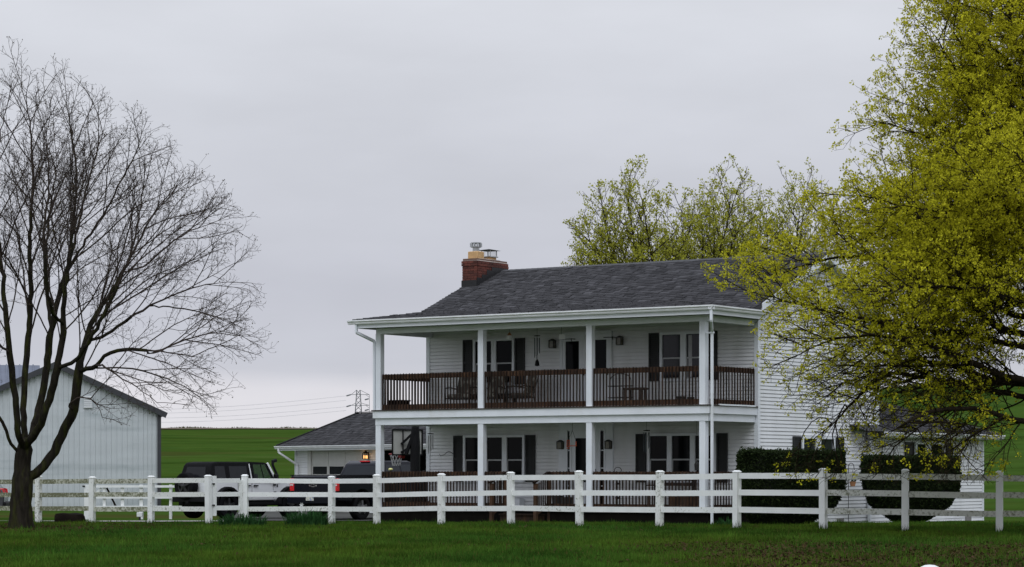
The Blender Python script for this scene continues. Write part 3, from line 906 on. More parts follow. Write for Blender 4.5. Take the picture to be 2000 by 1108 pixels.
for kk in range(10):
    t = kk * math.pi / 5; cpm.box(-11.11 + .155 * math.cos(t) - .022, -11.11 + .155 * math.cos(t) + .022, 5.2 + .155 * math.sin(t) - .022, 5.2 + .155 * math.sin(t) + .022, CT + .34, CT + .455)
part('flue_cap', cpm, M['galv'], f1)
f2 = part('flue', MB().box(-11.27, -10.95, 5.72, 6.06, CT - .06, CT + .07), M['clay'], ch, bevel=.02)
c2 = MB().box(-11.31, -10.91, 5.68, 6.10, CT + .07, CT + .10)
for sx in (-11.27, -10.95):
    for sy in (5.72, 6.06): c2.box(sx - .012, sx + .012, sy - .012, sy + .012, CT + .1, CT + .28)
part('flue_collar', c2, M['galv'], f2)
mesh_ = MB()
for kk in range(7):
    u = kk / 6
    mesh_.box(-11.27 + .32 * u - .004, -11.27 + .32 * u + .004, 5.718, 5.724, CT + .1, CT + .28); mesh_.box(-10.952, -10.946, 5.72 + .34 * u - .004, 5.72 + .34 * u + .004, CT + .1, CT + .28)
part('spark_screen', mesh_, M['galv'], f2)
hat = MB(); hat.hexa([(-11.36, 5.6, CT + .28), (-10.86, 5.6, CT + .28), (-10.86, 6.18, CT + .28), (-11.36, 6.18, CT + .28), (-11.13, 5.87, CT + .33), (-11.09, 5.87, CT + .33), (-11.09, 5.91, CT + .33), (-11.13, 5.91, CT + .33)])
part('rain_hat', hat, M['black'], f2)

# --- downspouts
def dspout(pts, w=.075):
    mb = MB()
    for a, b in zip(pts[:-1], pts[1:]): mb.bar(a, b, w, w * .8, up=(1, .2, 0))
    return mb
x_, y_ = .13, -.42
part('downspout', dspout([(PXR + .02, -.44, 5.46), (PXR + .02, -.44, 5.17), (.035, .10, 4.92), (.035, .10, -.2)]), M['trim'], house)
part('downspout_bracket', MB().box(-.11, .08, .05, .15, 4.86, 4.90), M['trim'], house)
part('downspout', dspout([(XL - .28, -.40, 5.46), (XL - .28, -.40, 5.22), (XL - .03, .12, 4.98), (XL - .03, .12, 3.0)]), M['trim'], house)

# --- wall lanterns
def wall_lantern(px, py):
    x, z = hray(px, py, Y=WY - .12); k = .80
    def B(mb, x0, x1, y0, y1, z0, z1): return mb.box(x + x0 * k, x + x1 * k, WY + y0 * k, WY + y1 * k, z + z0 * k, z + z1 * k)
    mb = MB(); B(mb, -.045, .045, -.05, -.018, -.06, .10)
    B(mb, -.10, .10, -.23, -.05, -.13, -.11); B(mb, -.11, .11, -.24, -.05, .12, .14)
    q = [(-.11, -.24, .14), (.11, -.24, .14), (.11, -.05, .14), (-.11, -.05, .14), (-.03, -.16, .2), (.03, -.16, .2), (.03, -.12, .2), (-.03, -.12, .2)]
    mb.hexa([(x + a_ * k, WY + b_ * k, z + c_ * k) for a_, b_, c_ in q])
    for sx in (-.095, .095):
        for sy in (-.225, -.075): B(mb, sx - .011, sx + .011, sy - .011, sy + .011, -.11, .12)
    o = part('wall_lantern', mb, M['iron'], house)
    part('lantern_glass', B(MB(), -.085, .085, -.215, -.08, -.108, .118), M['lanternglass'], o)
wall_lantern(1078.5, 673); wall_lantern(1210, 667); wall_lantern(1094, 870.5); wall_lantern(1188, 870)
hx_, hz_ = hray(885, 887, Y=WY - .05)
hk = [(hx_ + .05, WY - .02, hz_ - .03)]
for k in range(9):
    t = k / 8; hk.append((hx_ - .38 * t, WY - .05 - .1 * t, hz_ + .07 * math.sin(math.pi * min(1, t * 1.5)) - (.12 * max(0, t - .55))))
hk.append((hx_ - .42, WY - .16, hz_ - .0))
part('wall_hook', MB().tube(hk, .010, 5), M['iron'], house)
x, z = hray(1010, 985, Y=WY - .25)
part('outlet_box', MB().box(x - .14, x + .1, WY - .28, WY - .02, z - .16, z + .16), M['trim'], house, bevel=.01)

def hworld(X, Y, Z):
    p = HO + EX * X + EY * Y; return Vector((p.x, p.y, Z))

# ------------------------------------------------------------------ things on the porches
def chair(name, label, loc, rz, wide=.52):
    t = empty(name, loc, HA + rz, label, 'chair', 'cushioned chairs on the upper porch')
    h = wide / 2
    s = part('seat', MB().box(-h, h, -.25, .25, .36, .47), M['cushion'], t, bevel=.03)
    mb = MB(); mb.hexa([(-h, .2, .44), (h, .2, .44), (h, .29, .44), (-h, .29, .44), (-h * .9, .38, 1.0), (h * .9, .38, 1.0), (h * .9, .45, 1.0), (-h * .9, .45, 1.0)])
    part('backrest', mb, M['cushion'], t, bevel=.03)
    for sx in (-1, 1):
        x = sx * (h + .03)
        part('armrest', MB().tube([(x, .32, .62), (x, .0, .66), (x, -.27, .64), (x, -.29, .58)], .02, 6), M['iron'], t)
        part('leg', MB().tube([(x, -.27, .62), (x, -.26, .3), (x, -.27, 0)], .018, 6), M['iron'], t)
        part('leg', MB().tube([(x, .44, .95), (x, .27, .42), (x, .36, 0)], .018, 6), M['iron'], t)
    part('seat_frame', MB().box(-h - .03, h + .03, -.27, .27, .32, .36), M['iron'], t)
    return t
def onY(px, Y, zz):     # house point on plane Y seen at column px
    return hworld(hray(px, 700, Y=Y)[0], Y, zz)
DZ, LZ = 3.01, .242
chair('porch_chair', 'wide patterned cushion chair behind the railing just left of the second column', onY(904, 1.85, DZ), .0, .80)
chair('porch_chair', 'patterned cushion chair just right of the second upper column', onY(961, 1.85, DZ), .12, .50)
chair('porch_chair', 'patterned cushion chair angled in front of the right end of the upper left window', onY(1016, 1.8, DZ), -.5, .50)
t = empty('side_table', onY(988, 1.7, DZ), HA, 'low dark slatted table between two cushioned chairs on the upper porch', 'table')
part('tabletop', MB().box(-.22, .22, -.22, .22, .43, .46), M['iron'], t)
for sx in (-.18, .18):
    for sy in (-.18, .18): part('leg', MB().box(sx - .02, sx + .02, sy - .02, sy + .02, 0, .43), M['iron'], t)
t = empty('stool_table', onY(1241, 1.2, DZ), HA, 'dark wooden stool table on the upper porch in front of the white siding', 'stool')
part('tabletop', MB().box(-.30, .30, -.18, .18, .46, .52), M['deckwood'], t, bevel=.008)
for sx in (-.24, .24):
    for sy in (-.13, .13): part('leg', MB().box(sx - .03, sx + .03, sy - .03, sy + .03, 0, .46), M['deckwood'], t)
part('stretcher', MB().box(-.21, .21, -.015, .015, .14, .19), M['deckwood'], t)
# arched plant stand
t = empty('plant_stand', onY(1212, 1.9, DZ), HA, 'thin metal plant stand with arched top and two shelves on the upper porch', 'plant stand')
arch = [(-.34, 0, 0), (-.34, 0, .75)] + [(-.34 * math.cos(a), 0, .75 + .2 * math.sin(a)) for a in np.linspace(.3, math.pi - .3, 9)] + [(.34, 0, .75), (.34, 0, 0)]
part('arched_frame', MB().tube(arch, .012, 5), M['iron'], t)
for z in (.28, .60): part('shelf', MB().box(-.34, .34, -.12, .12, z - .012, z + .012), M['iron'], t)
for sx in (-.15, 0, .15): part('upright', MB().tube([(sx, 0, .0), (sx, 0, .93)], .006, 4), M['iron'], t)
def planter(label, loc, r, h, m='iron'):
    t = empty('planter', loc, HA, label, 'planter', 'planters on the porches')
    part('pot', MB().lathe([(0, 0), (r * .75, 0), (r, h), (r * .9, h), (r * .85, h * .85), (0, h * .85)], n=12), M[m], t)
    part('soil', MB().lathe([(0, h * .88), (r * .86, h * .86)], n=12), M['lattice'], t)
    return t
planter('large dark empty planter on the upper porch near the right corner column', onY(1331, 1.2, DZ), .14, .26)
planter('smaller dark planter on the upper porch beside the right corner column', onY(1349, 1.2, DZ), .10, .24)
t = empty('storage_box', onY(779, .9, DZ), HA, 'dark storage box on the upper porch at its far left end', 'box')
part('body', MB().box(-.26, .26, -.18, .18, 0, .26), M['lattice'], t); part('lid', MB().box(-.28, .28, -.2, .2, .26, .30), M['lattice'], t)

def wind_chime(label, px, ytop, ybot, Y, mt, tubes=6, sail=True):
    x, zt = hray(px, ytop, Y=Y); _, zb = hray(px, ybot, Y=Y)
    t = empty('wind_chime', hworld(x, Y, zt), HA, label, 'wind chime', 'wind chimes under the porch roofs')
    part('top_disc', MB().lathe([(0, 0), (.09, 0), (.09, .02), (0, .03)], n=12), M['black'], t)
    ceil_z = 5.345 if zt > 3 else 2.80
    part('cord', MB().tube([(0, 0, .02), (0, 0, ceil_z - zt)], .004, 4), M['black'], t)
    ln = zt - zb
    for k in range(tubes):
        a = k * 2 * math.pi / tubes; l2 = ln * (.62 + .06 * k)
        part('chime_tube', MB().tube([(.075 * math.cos(a), .075 * math.sin(a), -.04), (.075 * math.cos(a), .075 * math.sin(a), -l2)], .014, 6), M[mt], t)
    if sail:
        part('wind_sail', MB().lathe([(0, -ln - .14), (.07, -ln - .12), (.05, -ln), (0, -ln + .08)], n=8), M['black'], t)
        part('sail_cord', MB().tube([(0, 0, 0), (0, 0, -ln)], .004, 4), M['black'], t)
wind_chime('dark wind chime with pointed sail hanging left of the upper porch doors', 1049, 657, 706, 1.6, 'teal')
wind_chime('pale tube wind chime hanging in front of the lower right window shutter', 1263, 842, 892, 1.4, 'teal', 5, False)
wind_chime('pale metal wind chime at the lower left corner of the front wall', 841, 848, 893, 2.2, 'alum', 6, False)
# bell-shaped feeder and bird house under the upper ceiling
x, z = hray(995, 657, Y=1.0)
t = empty('hanging_feeder', hworld(x, 1.0, z), HA, 'small white feeder with orange top hanging from the upper porch ceiling', 'feeder')
part('jar', MB().lathe([(0, -.09), (.075, -.09), (.075, .02), (0, .02)], n=12), M['white'], t, smooth=True)
part('cap', MB().lathe([(.075, .02), (.04, .07), (.012, .11), (0, .11)], n=12), M['terracotta'], t, smooth=True)
part('cord', MB().tube([(0, 0, .1), (0, 0, 5.345 - z)], .004, 4), M['black'], t)
x, z = hray(1096.5, 657, Y=1.2)
t = empty('bird_house', hworld(x, 1.2, z), HA + .5, 'little white bird house hanging below the upper porch ceiling', 'bird house')
bh = MB(); bh.box(-.06, .10, -.06, .06, -.08, .05); bh.prism([(-.06, -.06, .05), (-.06, .06, .05), (-.06, 0, .11)], (.02, 0, 0))
part('body', bh, M['white'], t)
part('roof', MB().prism([(-.05, -.07, .052), (-.05, 0, .062), (-.05, .07, .052)], (.16, 0, 0)), M['white'], t)
part('entry_hole', MB().lathe([(0, -.064), (.02, -.064), (.02, -.058)], (-.0, 0, 0), 10, 'x'), M['black'], t)
part('cord', MB().tube([(.0, 0, .05), (0, 0, 5.345 - z)], .004, 4), M['black'], t)
for px, py, lab in ((1107, 662.5, 'thin dark plant bracket above the left upper porch door'), (1187, 659, 'thin dark plant bracket above the right upper porch door')):
    x, z = hray(px, py, Y=WY - .25)
    t = empty('plant_bracket', hworld(x, WY - .02, z), HA, lab, 'bracket', 'plant brackets above the upper doors')
    part('arm', MB().tube([(-.16, -.2, 0), (.16, -.2, 0)], .012, 5), M['black'], t); part('mount', MB().tube([(.16, -.2, 0), (.16, .0, 0)], .012, 5), M['black'], t)
    part('hook', MB().tube([(.13, -.2, .02), (.13, -.2, -.04), (.15, -.2, -.06)], .012, 5), M['black'], t)
# orange hanging frame by the lower entrance
x, z = hray(1117, 868, Y=.9)
t = empty('hanging_feeder', hworld(x, .9, z), HA, 'orange framed feeder hanging by a cord before the lower entrance', 'feeder')
fr = MB()
def sq(cx, cz, a, b, w=.02):
    fr.box(cx - a, cx + a, -.012, .012, cz + b - w, cz + b); fr.box(cx - a, cx + a, -.012, .012, cz - b, cz - b + w)
    fr.box(cx - a, cx - a + w, -.012, .012, cz - b, cz + b); fr.box(cx + a - w, cx + a, -.012, .012, cz - b, cz + b)
sq(-.12, .02, .045, .10); fr.box(-.08, .15, -.02, .02, -.055, -.03); fr.box(.12, .15, -.012, .012, -.03, .08)
part('frame', fr, M['orange'], t)
part('tray', MB().box(-.15, -.10, -.05, .05, -.12, -.10), M['orange'], t)
part('cord', MB().tube([(-.12, 0, .12), (.02, 0, .38), (.02, 0, 2.80 - z)], .005, 4), M['black'], t); part('cord', MB().tube([(.135, 0, .08), (.02, 0, .38)], .005, 4), M['black'], t)
# lower bench, table and pots
t = empty('porch_bench', onY(1310, 1.9, LZ), HA, 'dark wooden bench below the lower right porch window', 'bench')
part('seat', MB().box(-.65, .65, -.22, .22, .42, .47), M['deckwood'], t)
for z in (.62, .76): part('back_slat', MB().box(-.65, .65, .20, .24, z, z + .09), M['deckwood'], t)
for sx in (-.6, .6):
    part('leg', MB().box(sx - .035, sx + .035, -.2, -.13, 0, .42), M['deckwood'], t); part('leg', MB().box(sx - .035, sx + .035, .16, .24, 0, .86), M['deckwood'], t)
    part('armrest', MB().box(sx - .04, sx + .04, -.22, .18, .62, .65), M['deckwood'], t)
t = empty('wooden_chest', onY(1345, .95, LZ), HA, 'reddish brown wooden chest on the lower porch beside the corner column', 'chest')
part('body', MB().box(-.5, .4, -.2, .2, 0, .42), M['rail'], t); part('lid', MB().box(-.52, .42, -.22, .22, .42, .47), M['rail'], t)
planter('dark bushy planter on the lower porch left of the storm door', onY(1106, 1.6, LZ), .2, .3)
planter('broad dark planter on the lower porch near the step gap', onY(1088, 1.6, LZ), .16, .34)
x, z = hray(1361, 910, Y=1.0)
t = empty('hanging_lantern', hworld(x, 1.0, z), HA, 'small dark lantern hanging beside the lower corner column', 'lantern')
part('cage', MB().lathe([(0, -.12), (.06, -.12), (.07, .04), (.02, .12), (0, .12)], n=8), M['iron'], t)
part('handle', MB().tube([(0, 0, .11), (0, 0, 2.8 - z)], .005, 4), M['black'], t)
x, z = hray(1206, 968, Y=.9)
t = empty('garden_ornament', hworld(x, .9, LZ), HA, 'thin dark metal ornament standing on the lower porch behind the balusters', 'ornament')
part('stem', MB().tube([(0, 0, 0), (0, 0, .85)], .01, 5), M['black'], t)
part('bird', MB().lathe([(0, -.09), (.035, -.02), (.03, .04), (0, .10)], (0, 0, .30), 8, 'x'), M['black'], t)
part('bird', MB().lathe([(0, -.07), (.03, -.02), (.025, .04), (0, .08)], (0, 0, .68), 8, 'x'), M['black'], t)
x, z = hray(763, 915, Y=.17)
t = empty('solar_light', hworld(x, .17, 1.275), HA, 'small pale yellow cap light on the lower left railing', 'light')
part('stake', MB().tube([(0, .01, -.08), (0, .01, .03)], .02, 6), M['black'], t)
part('cap', MB().lathe([(.0, .02), (.06, .02), (.07, .05), (.03, .075), (0, .08)], n=10), M['yellow'], t, smooth=True)
x, z = hray(1208, 918, Y=.17)
t = empty('hose_hook', hworld(x, .14, 1.25), HA, 'dark round wire loop over the lower right railing', 'hook')
part('loop', MB().tube([(.11 * math.cos(a), 0, .04 + .08 * math.sin(a)) for a in np.linspace(-.6, math.pi + .6, 12)], .010, 5), M['black'], t)

# ------------------------------------------------------------------ white fence with gate
FENCE_L = [(-95, 69.5), (-30, 68.3), (75, 67), (180, 66), (295, 65.5), (408, 64.5)]
FENCE_R = [(479, 65.4), (648, 65.0), (736, 63), (862, 61.2), (998, 59.4), (1132, 57.6), (1288, 55.8), (1439, 54), (1608, 52.3), (1768, 51.7), (1952, 51.2), (2140, 50.6), (2330, 50.2)]
post_cache = {}
def post_mesh(w, h):
    k = (round(w, 3), round(h, 3))
    if k not in post_cache:
        a = w / 2; mb = MB(); mb.box(-a, a, -a, a, -.35, h - .035)
        e = a + .012
        mb.hexa([(-e, -e, h - .035), (e, -e, h - .035), (e, e, h - .035), (-e, e, h - .035), (-a * .55, -a * .55, h), (a * .55, -a * .55, h), (a * .55, a * .55, h), (-a * .55, a * .55, h)])
        me = mb.mesh('post'); me.materials.append(M['fence']); post_cache[k] = me
    return post_cache[k]
HT = 1.30
def fence(name, pts, label, algae):
    P = []
    for px, d in pts:
        x = (px - CX) / F * d; P.append(Vector((x, d, tz(x, d))))
    root = empty(name, P[0], 0, label, 'fence')
    hs = []
    for k, p in enumerate(P):
        d = (P[min(k + 1, len(P) - 1)] - P[max(k - 1, 0)]); rz = math.atan2(d.y, d.x)
        h = HT + RND.uniform(-.02, .02); hs.append(h)
        o = put('post', post_mesh(.138 if k else .15, round(h, 2)), root, p - P[0], (RND.uniform(-.012, .012), RND.uniform(-.015, .015), rz))
        o['algae'] = algae(k, -1)
    for k in range(len(P) - 1):
        a, b = P[k] - P[0], P[k + 1] - P[0]
        dd = (b - a); dd.z = 0; dd.normalize()
        for j, zc in enumerate((1.145, .785, .405)):
            za = zc + RND.uniform(-.012, .012); zb = zc + RND.uniform(-.012, .012)
            o = part('rail', MB().bar(a + dd * .07 + Vector((0, 0, za)), b - dd * .07 + Vector((0, 0, zb)), .042, .125), M['fence'], root)
            o['algae'] = algae(k, j)
    return root
def al_left(k, j):
    if j < 0: return (.36, .33, .30, .26, .20, .0)[min(k, 5)]
    return (.66, .68, .66, .56, .26)[min(k, 4)] + (.03 if j else 0)
def al_right(k, j):
    if j < 0: return (.05, .20, .24, .20, .20, .22, .24, .12, .10, .04, .02, .05, .05)[min(k, 12)]
    base = (.14, .10, .05, .06, .09, .04, .04, .04, .30, .40, .48, .48)[min(k, 11)]
    return base + (.06 * 2.2 if j == 2 and k < 8 else (.04 if j and k >= 8 else 0)) + (.02 if k == 8 and j else 0)
fence('rail_fence', FENCE_L, 'algae stained white three rail fence behind the bare tree left of the gate', al_left)
fence('rail_fence', FENCE_R, 'long white three rail fence crossing the lawn before the house', al_right)
# gate between px 408 and 479
ga, gb = [Vector(((p - CX) / F * d, d, tz((p - CX) / F * d, d))) for p, d in (FENCE_L[-1], FENCE_R[0])]
gd = (gb - ga); gl = gd.length; grz = math.atan2(gd.y, gd.x)
gate = empty('fence_gate', ga, grz, 'narrow white wooden gate of three rails hung between two fence posts', 'gate')
def gp(name, mb, al):
    o = part(name, mb, M['fence'], gate); o['algae'] = al
gp('stile', MB().box(.105, .215, -.055, .0, .22, 1.27), .1); gp('stile', MB().box(gl - .20, gl - .10, -.02, .04, .26, 1.16), .22)
for z in (1.145, .785, .425): gp('rail', MB().box(.217, gl - .202, -.035, .005, z - .06, z + .06), .12)
gh = MB()
for z in (1.06, .5): gh.box(.06, .14, -.085, -.056, z - .02, z + .02)
part('hinge', gh, M['iron'], gate)
# white cap of a nearer post at the lower edge of the picture
p = at(1816, 1103, 20.0); gz = tz(p.x, p.y)
t = empty('bollard_post', (p.x, p.y, gz), 0, 'white domed post top poking up at the lower right lawn edge', 'post')
part('shaft', MB().lathe([(.068, -.2), (.068, p.z - gz - .03), (.0, p.z - gz - .03)], n=20), M['white'], t, smooth=True)
part('cap', MB().lathe([(.0, p.z - gz - .055), (.082, p.z - gz - .055), (.082, p.z - gz - .035), (.072, p.z - gz - .018), (.04, p.z - gz - .004), (0, p.z - gz)], n=24), M['white'], t, smooth=True)

# ------------------------------------------------------------------ background white gate and rails by the barn
d0 = 84.0
def bx(px): return (px - CX) / F * d0
bz = tz(-14, d0)
def bzz(py): return CZ - (py - HY) / F * d0
t = empty('yard_fence', (bx(170), d0, bz), 0, 'farther white yard fence with braced gate in front of the barn', 'fence')
ox = bx(170)
def yp(name, mb, al=.05, m='fence'):
    o = part(name, mb, M[m], t); o['algae'] = al
for p0, p1, top in ((165, 176, 947), (273, 279.5, 947), (331, 336, 947)):
    yp('post', MB().box(bx(p0) - ox, bx(p1) - ox, -.08, .08, -.3, bzz(top) - bz))
for y0, y1, a, b in ((948, 952.5, 187, 366), (969, 974, 187, 366), (988, 993.5, 187, 366)):
    yp('rail', MB().box(bx(a) - ox, bx(b) - ox, -.13, -.085, bzz(y1) - bz, bzz(y0) - bz))
for p0, p1 in ((201.5, 207), (236.5, 243)):
    yp('gate_stile', MB().box(bx(p0) - ox, bx(p1) - ox, -.08, -.03, bzz(996) - bz, bzz(952) - bz))
yp('gate_brace', MB().bar((bx(187) - ox, -.05, bzz(965) - bz), (bx(199) - ox, -.05, bzz(953) - bz), .05, .07))
yp('gate_brace', MB().bar((bx(209) - ox, -.05, bzz(953) - bz), (bx(227) - ox, -.05, bzz(990) - bz), .05, .06), m='stone')
for y in (950, 994): yp('hinge', MB().box(bx(162) - ox, bx(167) - ox, -.11, -.05, bzz(y + 1.5) - bz, bzz(y - 1.5) - bz), m='black')
p = at(273, 1008, 76); g_ = tz(p.x, p.y)
t = empty('marker_box', (p.x, p.y, g_), 0, 'small pale utility box in the grass beyond the left fence', 'utility box')
part('body', MB().box(-.085, .085, -.07, .07, .12, .26), M['white'], t, bevel=.01); part('stake', MB().box(-.03, .03, -.02, .02, -.1, .12), M['iron'], t)
p = at(136, 1024, 66.5); g_ = tz(p.x, p.y)
t = MB(); n_ = 14
for i in range(5):
    zz = (0, .12, .24, .30, .32)[i] - .03; s_ = (1.0, 1.03, .98, .88, .5)[i]
    for k in range(n_):
        a = 2 * math.pi * k / n_; ca, sa = math.cos(a), math.sin(a)
        r1 = (abs(ca) ** 4 + abs(sa) ** 4) ** -.25
        t.v.append((.40 * s_ * r1 * ca * (1 + .04 * math.sin(3 * a + i)), .22 * s_ * r1 * sa, zz + .015 * math.sin(2 * a)))
for i in range(4):
    for k in range(n_): t.f.append((i * n_ + k, i * n_ + (k + 1) % n_, (i + 1) * n_ + (k + 1) % n_, (i + 1) * n_ + k))
t.f.append(tuple(4 * n_ + k for k in range(n_)))
o = part('boulder', t, M['stone'], smooth=True); o.location = (p.x, p.y, g_)
tag(o, 'low dark flat topped boulder in the grass behind the left fence', 'boulder')

# ------------------------------------------------------------------ steel barn at left
BD = 106.0
bg = tz(-20, BD)
bX = lambda px: (px - CX) / F * BD
bZ = lambda py: CZ - (py - HY) / F * BD
xa = bX(108); xr = xa + (bX(313) - xa) * .985; xl = xa - (xa - bX(-100)) * .98
ze, zap = bZ(800), bZ(708)
barn = empty('steel_barn', (xa, BD, bg), math.radians(13), 'pale grey ribbed steel barn with dark trimmed gable behind the bare tree', 'barn')
LX = lambda x: x - xa
zt_ = lambda x: (zap - (zap - ze) * abs(x - xa) / (xr - xa)) - bg
pw = .914; x = xl; 
while x < xr - .01:
    x2 = min(x + pw, xr); mb = MB(); nr = 4
    step = (x2 - x) / nr
    xs_ = []
    for r in range(nr):
        b0 = x + r * step
        xs_ += [(b0, -.03), (b0 + .03, -.03), (b0 + .06, 0.0), (b0 + step - .03, 0.0)]
    xs_.append((x2, -.03))
    for (u, du), (v_, dv) in zip(xs_[:-1], xs_[1:]):
        mb.poly([(LX(u), du, 0), (LX(v_), dv, 0), (LX(v_), dv, zt_(v_) - .05), (LX(u), du, zt_(u) - .05)])
    part('wall_panel', mb, M['barn'], barn, fix=False)
    x = x2
blen = 14.0
rf = MB()
for s_, xe_ in ((1, xr + .3), (-1, xl - .3)):
    rf.prism([(0, -.15, zap - bg), (LX(xe_), -.15, zt_(xe_)), (LX(xe_), -.15, zt_(xe_) - .12), (0, -.15, zap - bg - .12)], (0, blen, 0))
part('roof', rf, M['barnroof'], barn)
part('rake_trim', MB().bar((0, -.19, zap - bg - .1), (LX(xr + .3), -.19, zt_(xr + .3) - .1), .06, .24, up=(0, 0, 1)), M['barntrim'], barn)
part('rake_trim', MB().bar((-.0, -.19, zap - bg - .1), (LX(xl - .3), -.19, zt_(xl - .3) - .1), .06, .24), M['barntrim'], barn)
part('corner_trim', MB().box(LX(xr) - .09, LX(xr) + .07, -.08, .1, -.3, zt_(xr) - .03), M['barntrim'], barn)
part('side_wall', MB().box(LX(xr) - .1, LX(xr) + .02, .1, blen - .2, -.4, zt_(xr) - .13), M['barn'], barn)
part('rear_wall', MB().box(LX(xl), LX(xr), blen - .3, blen - .2, -.4, zt_(xr)), M['barn'], barn)
vx, vz = bX(171), bZ(785)
vt = MB(); vt.box(LX(vx) - .20, LX(vx) + .20, -.06, -.032, vz - bg - .28, vz - bg + .28)
vt = part('gable_vent', vt, M['barn'], barn)
for k in range(6): part('louver', MB().bar((LX(vx) - .17, -.075, vz - bg - .22 + k * .088), (LX(vx) + .17, -.075, vz - bg - .22 + k * .088), .03, .045), M['gutter'], vt)
# cross wing whose roof slope shows above the left rake
cw = MB(); cw.poly([(-14, 3.2, 3.9), (-.4, 3.2, 3.9), (-.4, 7.0, zap - bg + .16), (-14, 7.0, zap - bg + .16)]); cw.poly([(-14, 7.0, zap - bg + .16), (-.4, 7.0, zap - bg + .16), (-.4, 10.8, 3.9), (-14, 10.8, 3.9)])
cr = part('cross_wing_roof', cw, M['barnroof'], barn)
rb = MB()
for k in range(45): rb.bar((-13.9 + k * .3, 3.2, 3.93), (-13.9 + k * .3, 7.0, zap - bg + .19), .05, .04)
part('roof_rib', rb, M['barnroof'], cr)
part('cross_wing_wall', MB().box(-14, -5.0, 3.4, 10.5, -.4, 3.9), M['barn'], barn)

# ------------------------------------------------------------------ garage
GC = Vector((-9.87, 103.0, 0)); gxv = Vector((.555, -.832, 0)).normalized()
GA = math.atan2(gxv.y, gxv.x)
ggz = -.42
garage = empty('garage', (GC.x, GC.y, ggz), GA, 'low white garage with hipped grey shingle roof and a lit lantern', 'garage')
EZ = 2.30 - ggz; GR = 2.5; GLn = 14.0; GRZ = 3.66 - ggz
gr = MB()
gr.poly([(0, 0, EZ), (GLn, 0, EZ), (GLn, GR, GRZ), (GR, GR, GRZ)]); gr.poly([(0, 0, EZ), (GR, GR, GRZ), (0, 2 * GR, EZ)]); gr.poly([(0, 2 * GR, EZ), (GR, GR, GRZ), (GLn, GR, GRZ), (GLn, 2 * GR, EZ)])
gr.poly([(GLn, 0, EZ), (GLn, 2 * GR, EZ), (GLn, GR, GRZ)])
groof = part('roof', gr, M['roofbase'], garage)
gs = (GRZ - EZ) / GR; lg = math.hypot(1, gs)
shingle_object(groof, [shingle_tabs((0, 0, EZ + .004), (1, 0, 0), (0, 1 / lg, gs / lg), (0, -gs / lg, 1 / lg), int(GR * lg / .16), lambda h: (h / lg, GLn), seed=21)])
hc = MB(); hc.bar((0, 0, EZ + .03), (GR, GR, GRZ + .03), .22, .03); hc.bar((GR - .1, GR, GRZ + .03), (GLn, GR, GRZ + .03), .22, .03)
part('hip_cap', hc, M['roofbase'], groof)
part('fascia', MB().box(.02, GLn, .02, .05, EZ - .2, EZ - .01), M['trim'], garage)
part('gutter', gutter((-.05, .018, EZ - .13), (GLn, .018, EZ - .13), (0, -1, 0)), M['gutter'], garage)
part('soffit', MB().box(.05, GLn, .05, .6, EZ - .2, EZ - .17), M['soffit'], garage)
FW = .6
part('side_wall', MB().box(.55, .67, FW + .01, 2 * GR - .3, -.3, EZ - .17), M['siding'], garage)
part('rear_wall', MB().box(.55, GLn, 2 * GR - .4, 2 * GR - .3, -.3, EZ - .17), M['siding'], garage)
def gsid(x0, x1, z0, z1):
    b = part('front_wall', MB().box(x0, x1, FW + .041, FW + .1, z0, z1), M['siding'], garage)
    h = .1016; n = int((z1 - z0) / .2032)
    me = plank_mesh('front', x1 - x0)
    for k in range(n): put('siding_plank', me, b, (x0, FW, z0 + k * .2032))
gsid(.55, 1.62, -.1, EZ - .2); gsid(6.25, 7.55, -.1, EZ - .2); gsid(11.2, GLn, -.1, EZ - .2)
part('corner_board', MB().box(.53, .63, FW - .03, FW + .1, -.1, EZ - .2), M['trim'], garage)
DT = 2.07 - ggz
hd = MB(); hd.box(1.62, 6.25, FW - .02, FW + .1, DT, EZ - .2); hd.box(1.62, 1.9, FW - .02, FW + .1, -.1, DT); hd.box(6.03, 6.25, FW - .02, FW + .1, -.1, DT); hd.box(7.55, 11.2, FW - .02, FW + .1, DT, EZ - .2)
part('door_trim', hd, M['gdoor'], garage)
gd_ = part('garage_door', MB().box(1.9, 6.03, FW + .06, FW + .1, -.1, DT), M['gdoor'], garage)
rows = [(1.50 - ggz, DT - .01), (1.06 - ggz, 1.49 - ggz), (.55 - ggz, 1.05 - ggz), (-.05, .54 - ggz)]
cwid = (6.03 - 1.9) / 3
for r, (z0, z1) in enumerate(rows):
    for c in range(3):
        xa_, xb_ = 1.9 + c * cwid + .012, 1.9 + (c + 1) * cwid - .012
        if r == 1:
            f = MB(); f.box(xa_, xb_, FW + .03, FW + .058, z0, z0 + .06); f.box(xa_, xb_, FW + .03, FW + .058, z1 - .05, z1); f.box(xa_, xa_ + .08, FW + .03, FW + .058, z0 + .06, z1 - .05); f.box(xb_ - .08, xb_, FW + .03, FW + .058, z0 + .06, z1 - .05)
            pn = part('door_panel', f, M['gdoor'], gd_)
            part('door_window', MB().box(xa_ + .08, xb_ - .08, FW + .045, FW + .055, z0 + .06, z1 - .05), M['glass'], gd_)
        else:
            f = MB(); f.box(xa_, xb_, FW + .035, FW + .058, z0, z1)
            part('door_panel', f, M['gdoor'], gd_, bevel=.01)
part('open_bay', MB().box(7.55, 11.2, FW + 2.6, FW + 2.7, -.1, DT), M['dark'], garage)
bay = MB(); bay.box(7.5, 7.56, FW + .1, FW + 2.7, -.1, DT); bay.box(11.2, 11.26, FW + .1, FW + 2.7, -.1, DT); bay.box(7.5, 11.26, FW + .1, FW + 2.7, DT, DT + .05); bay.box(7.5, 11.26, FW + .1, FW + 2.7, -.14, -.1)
part('bay_lining', bay, M['dark'], garage)
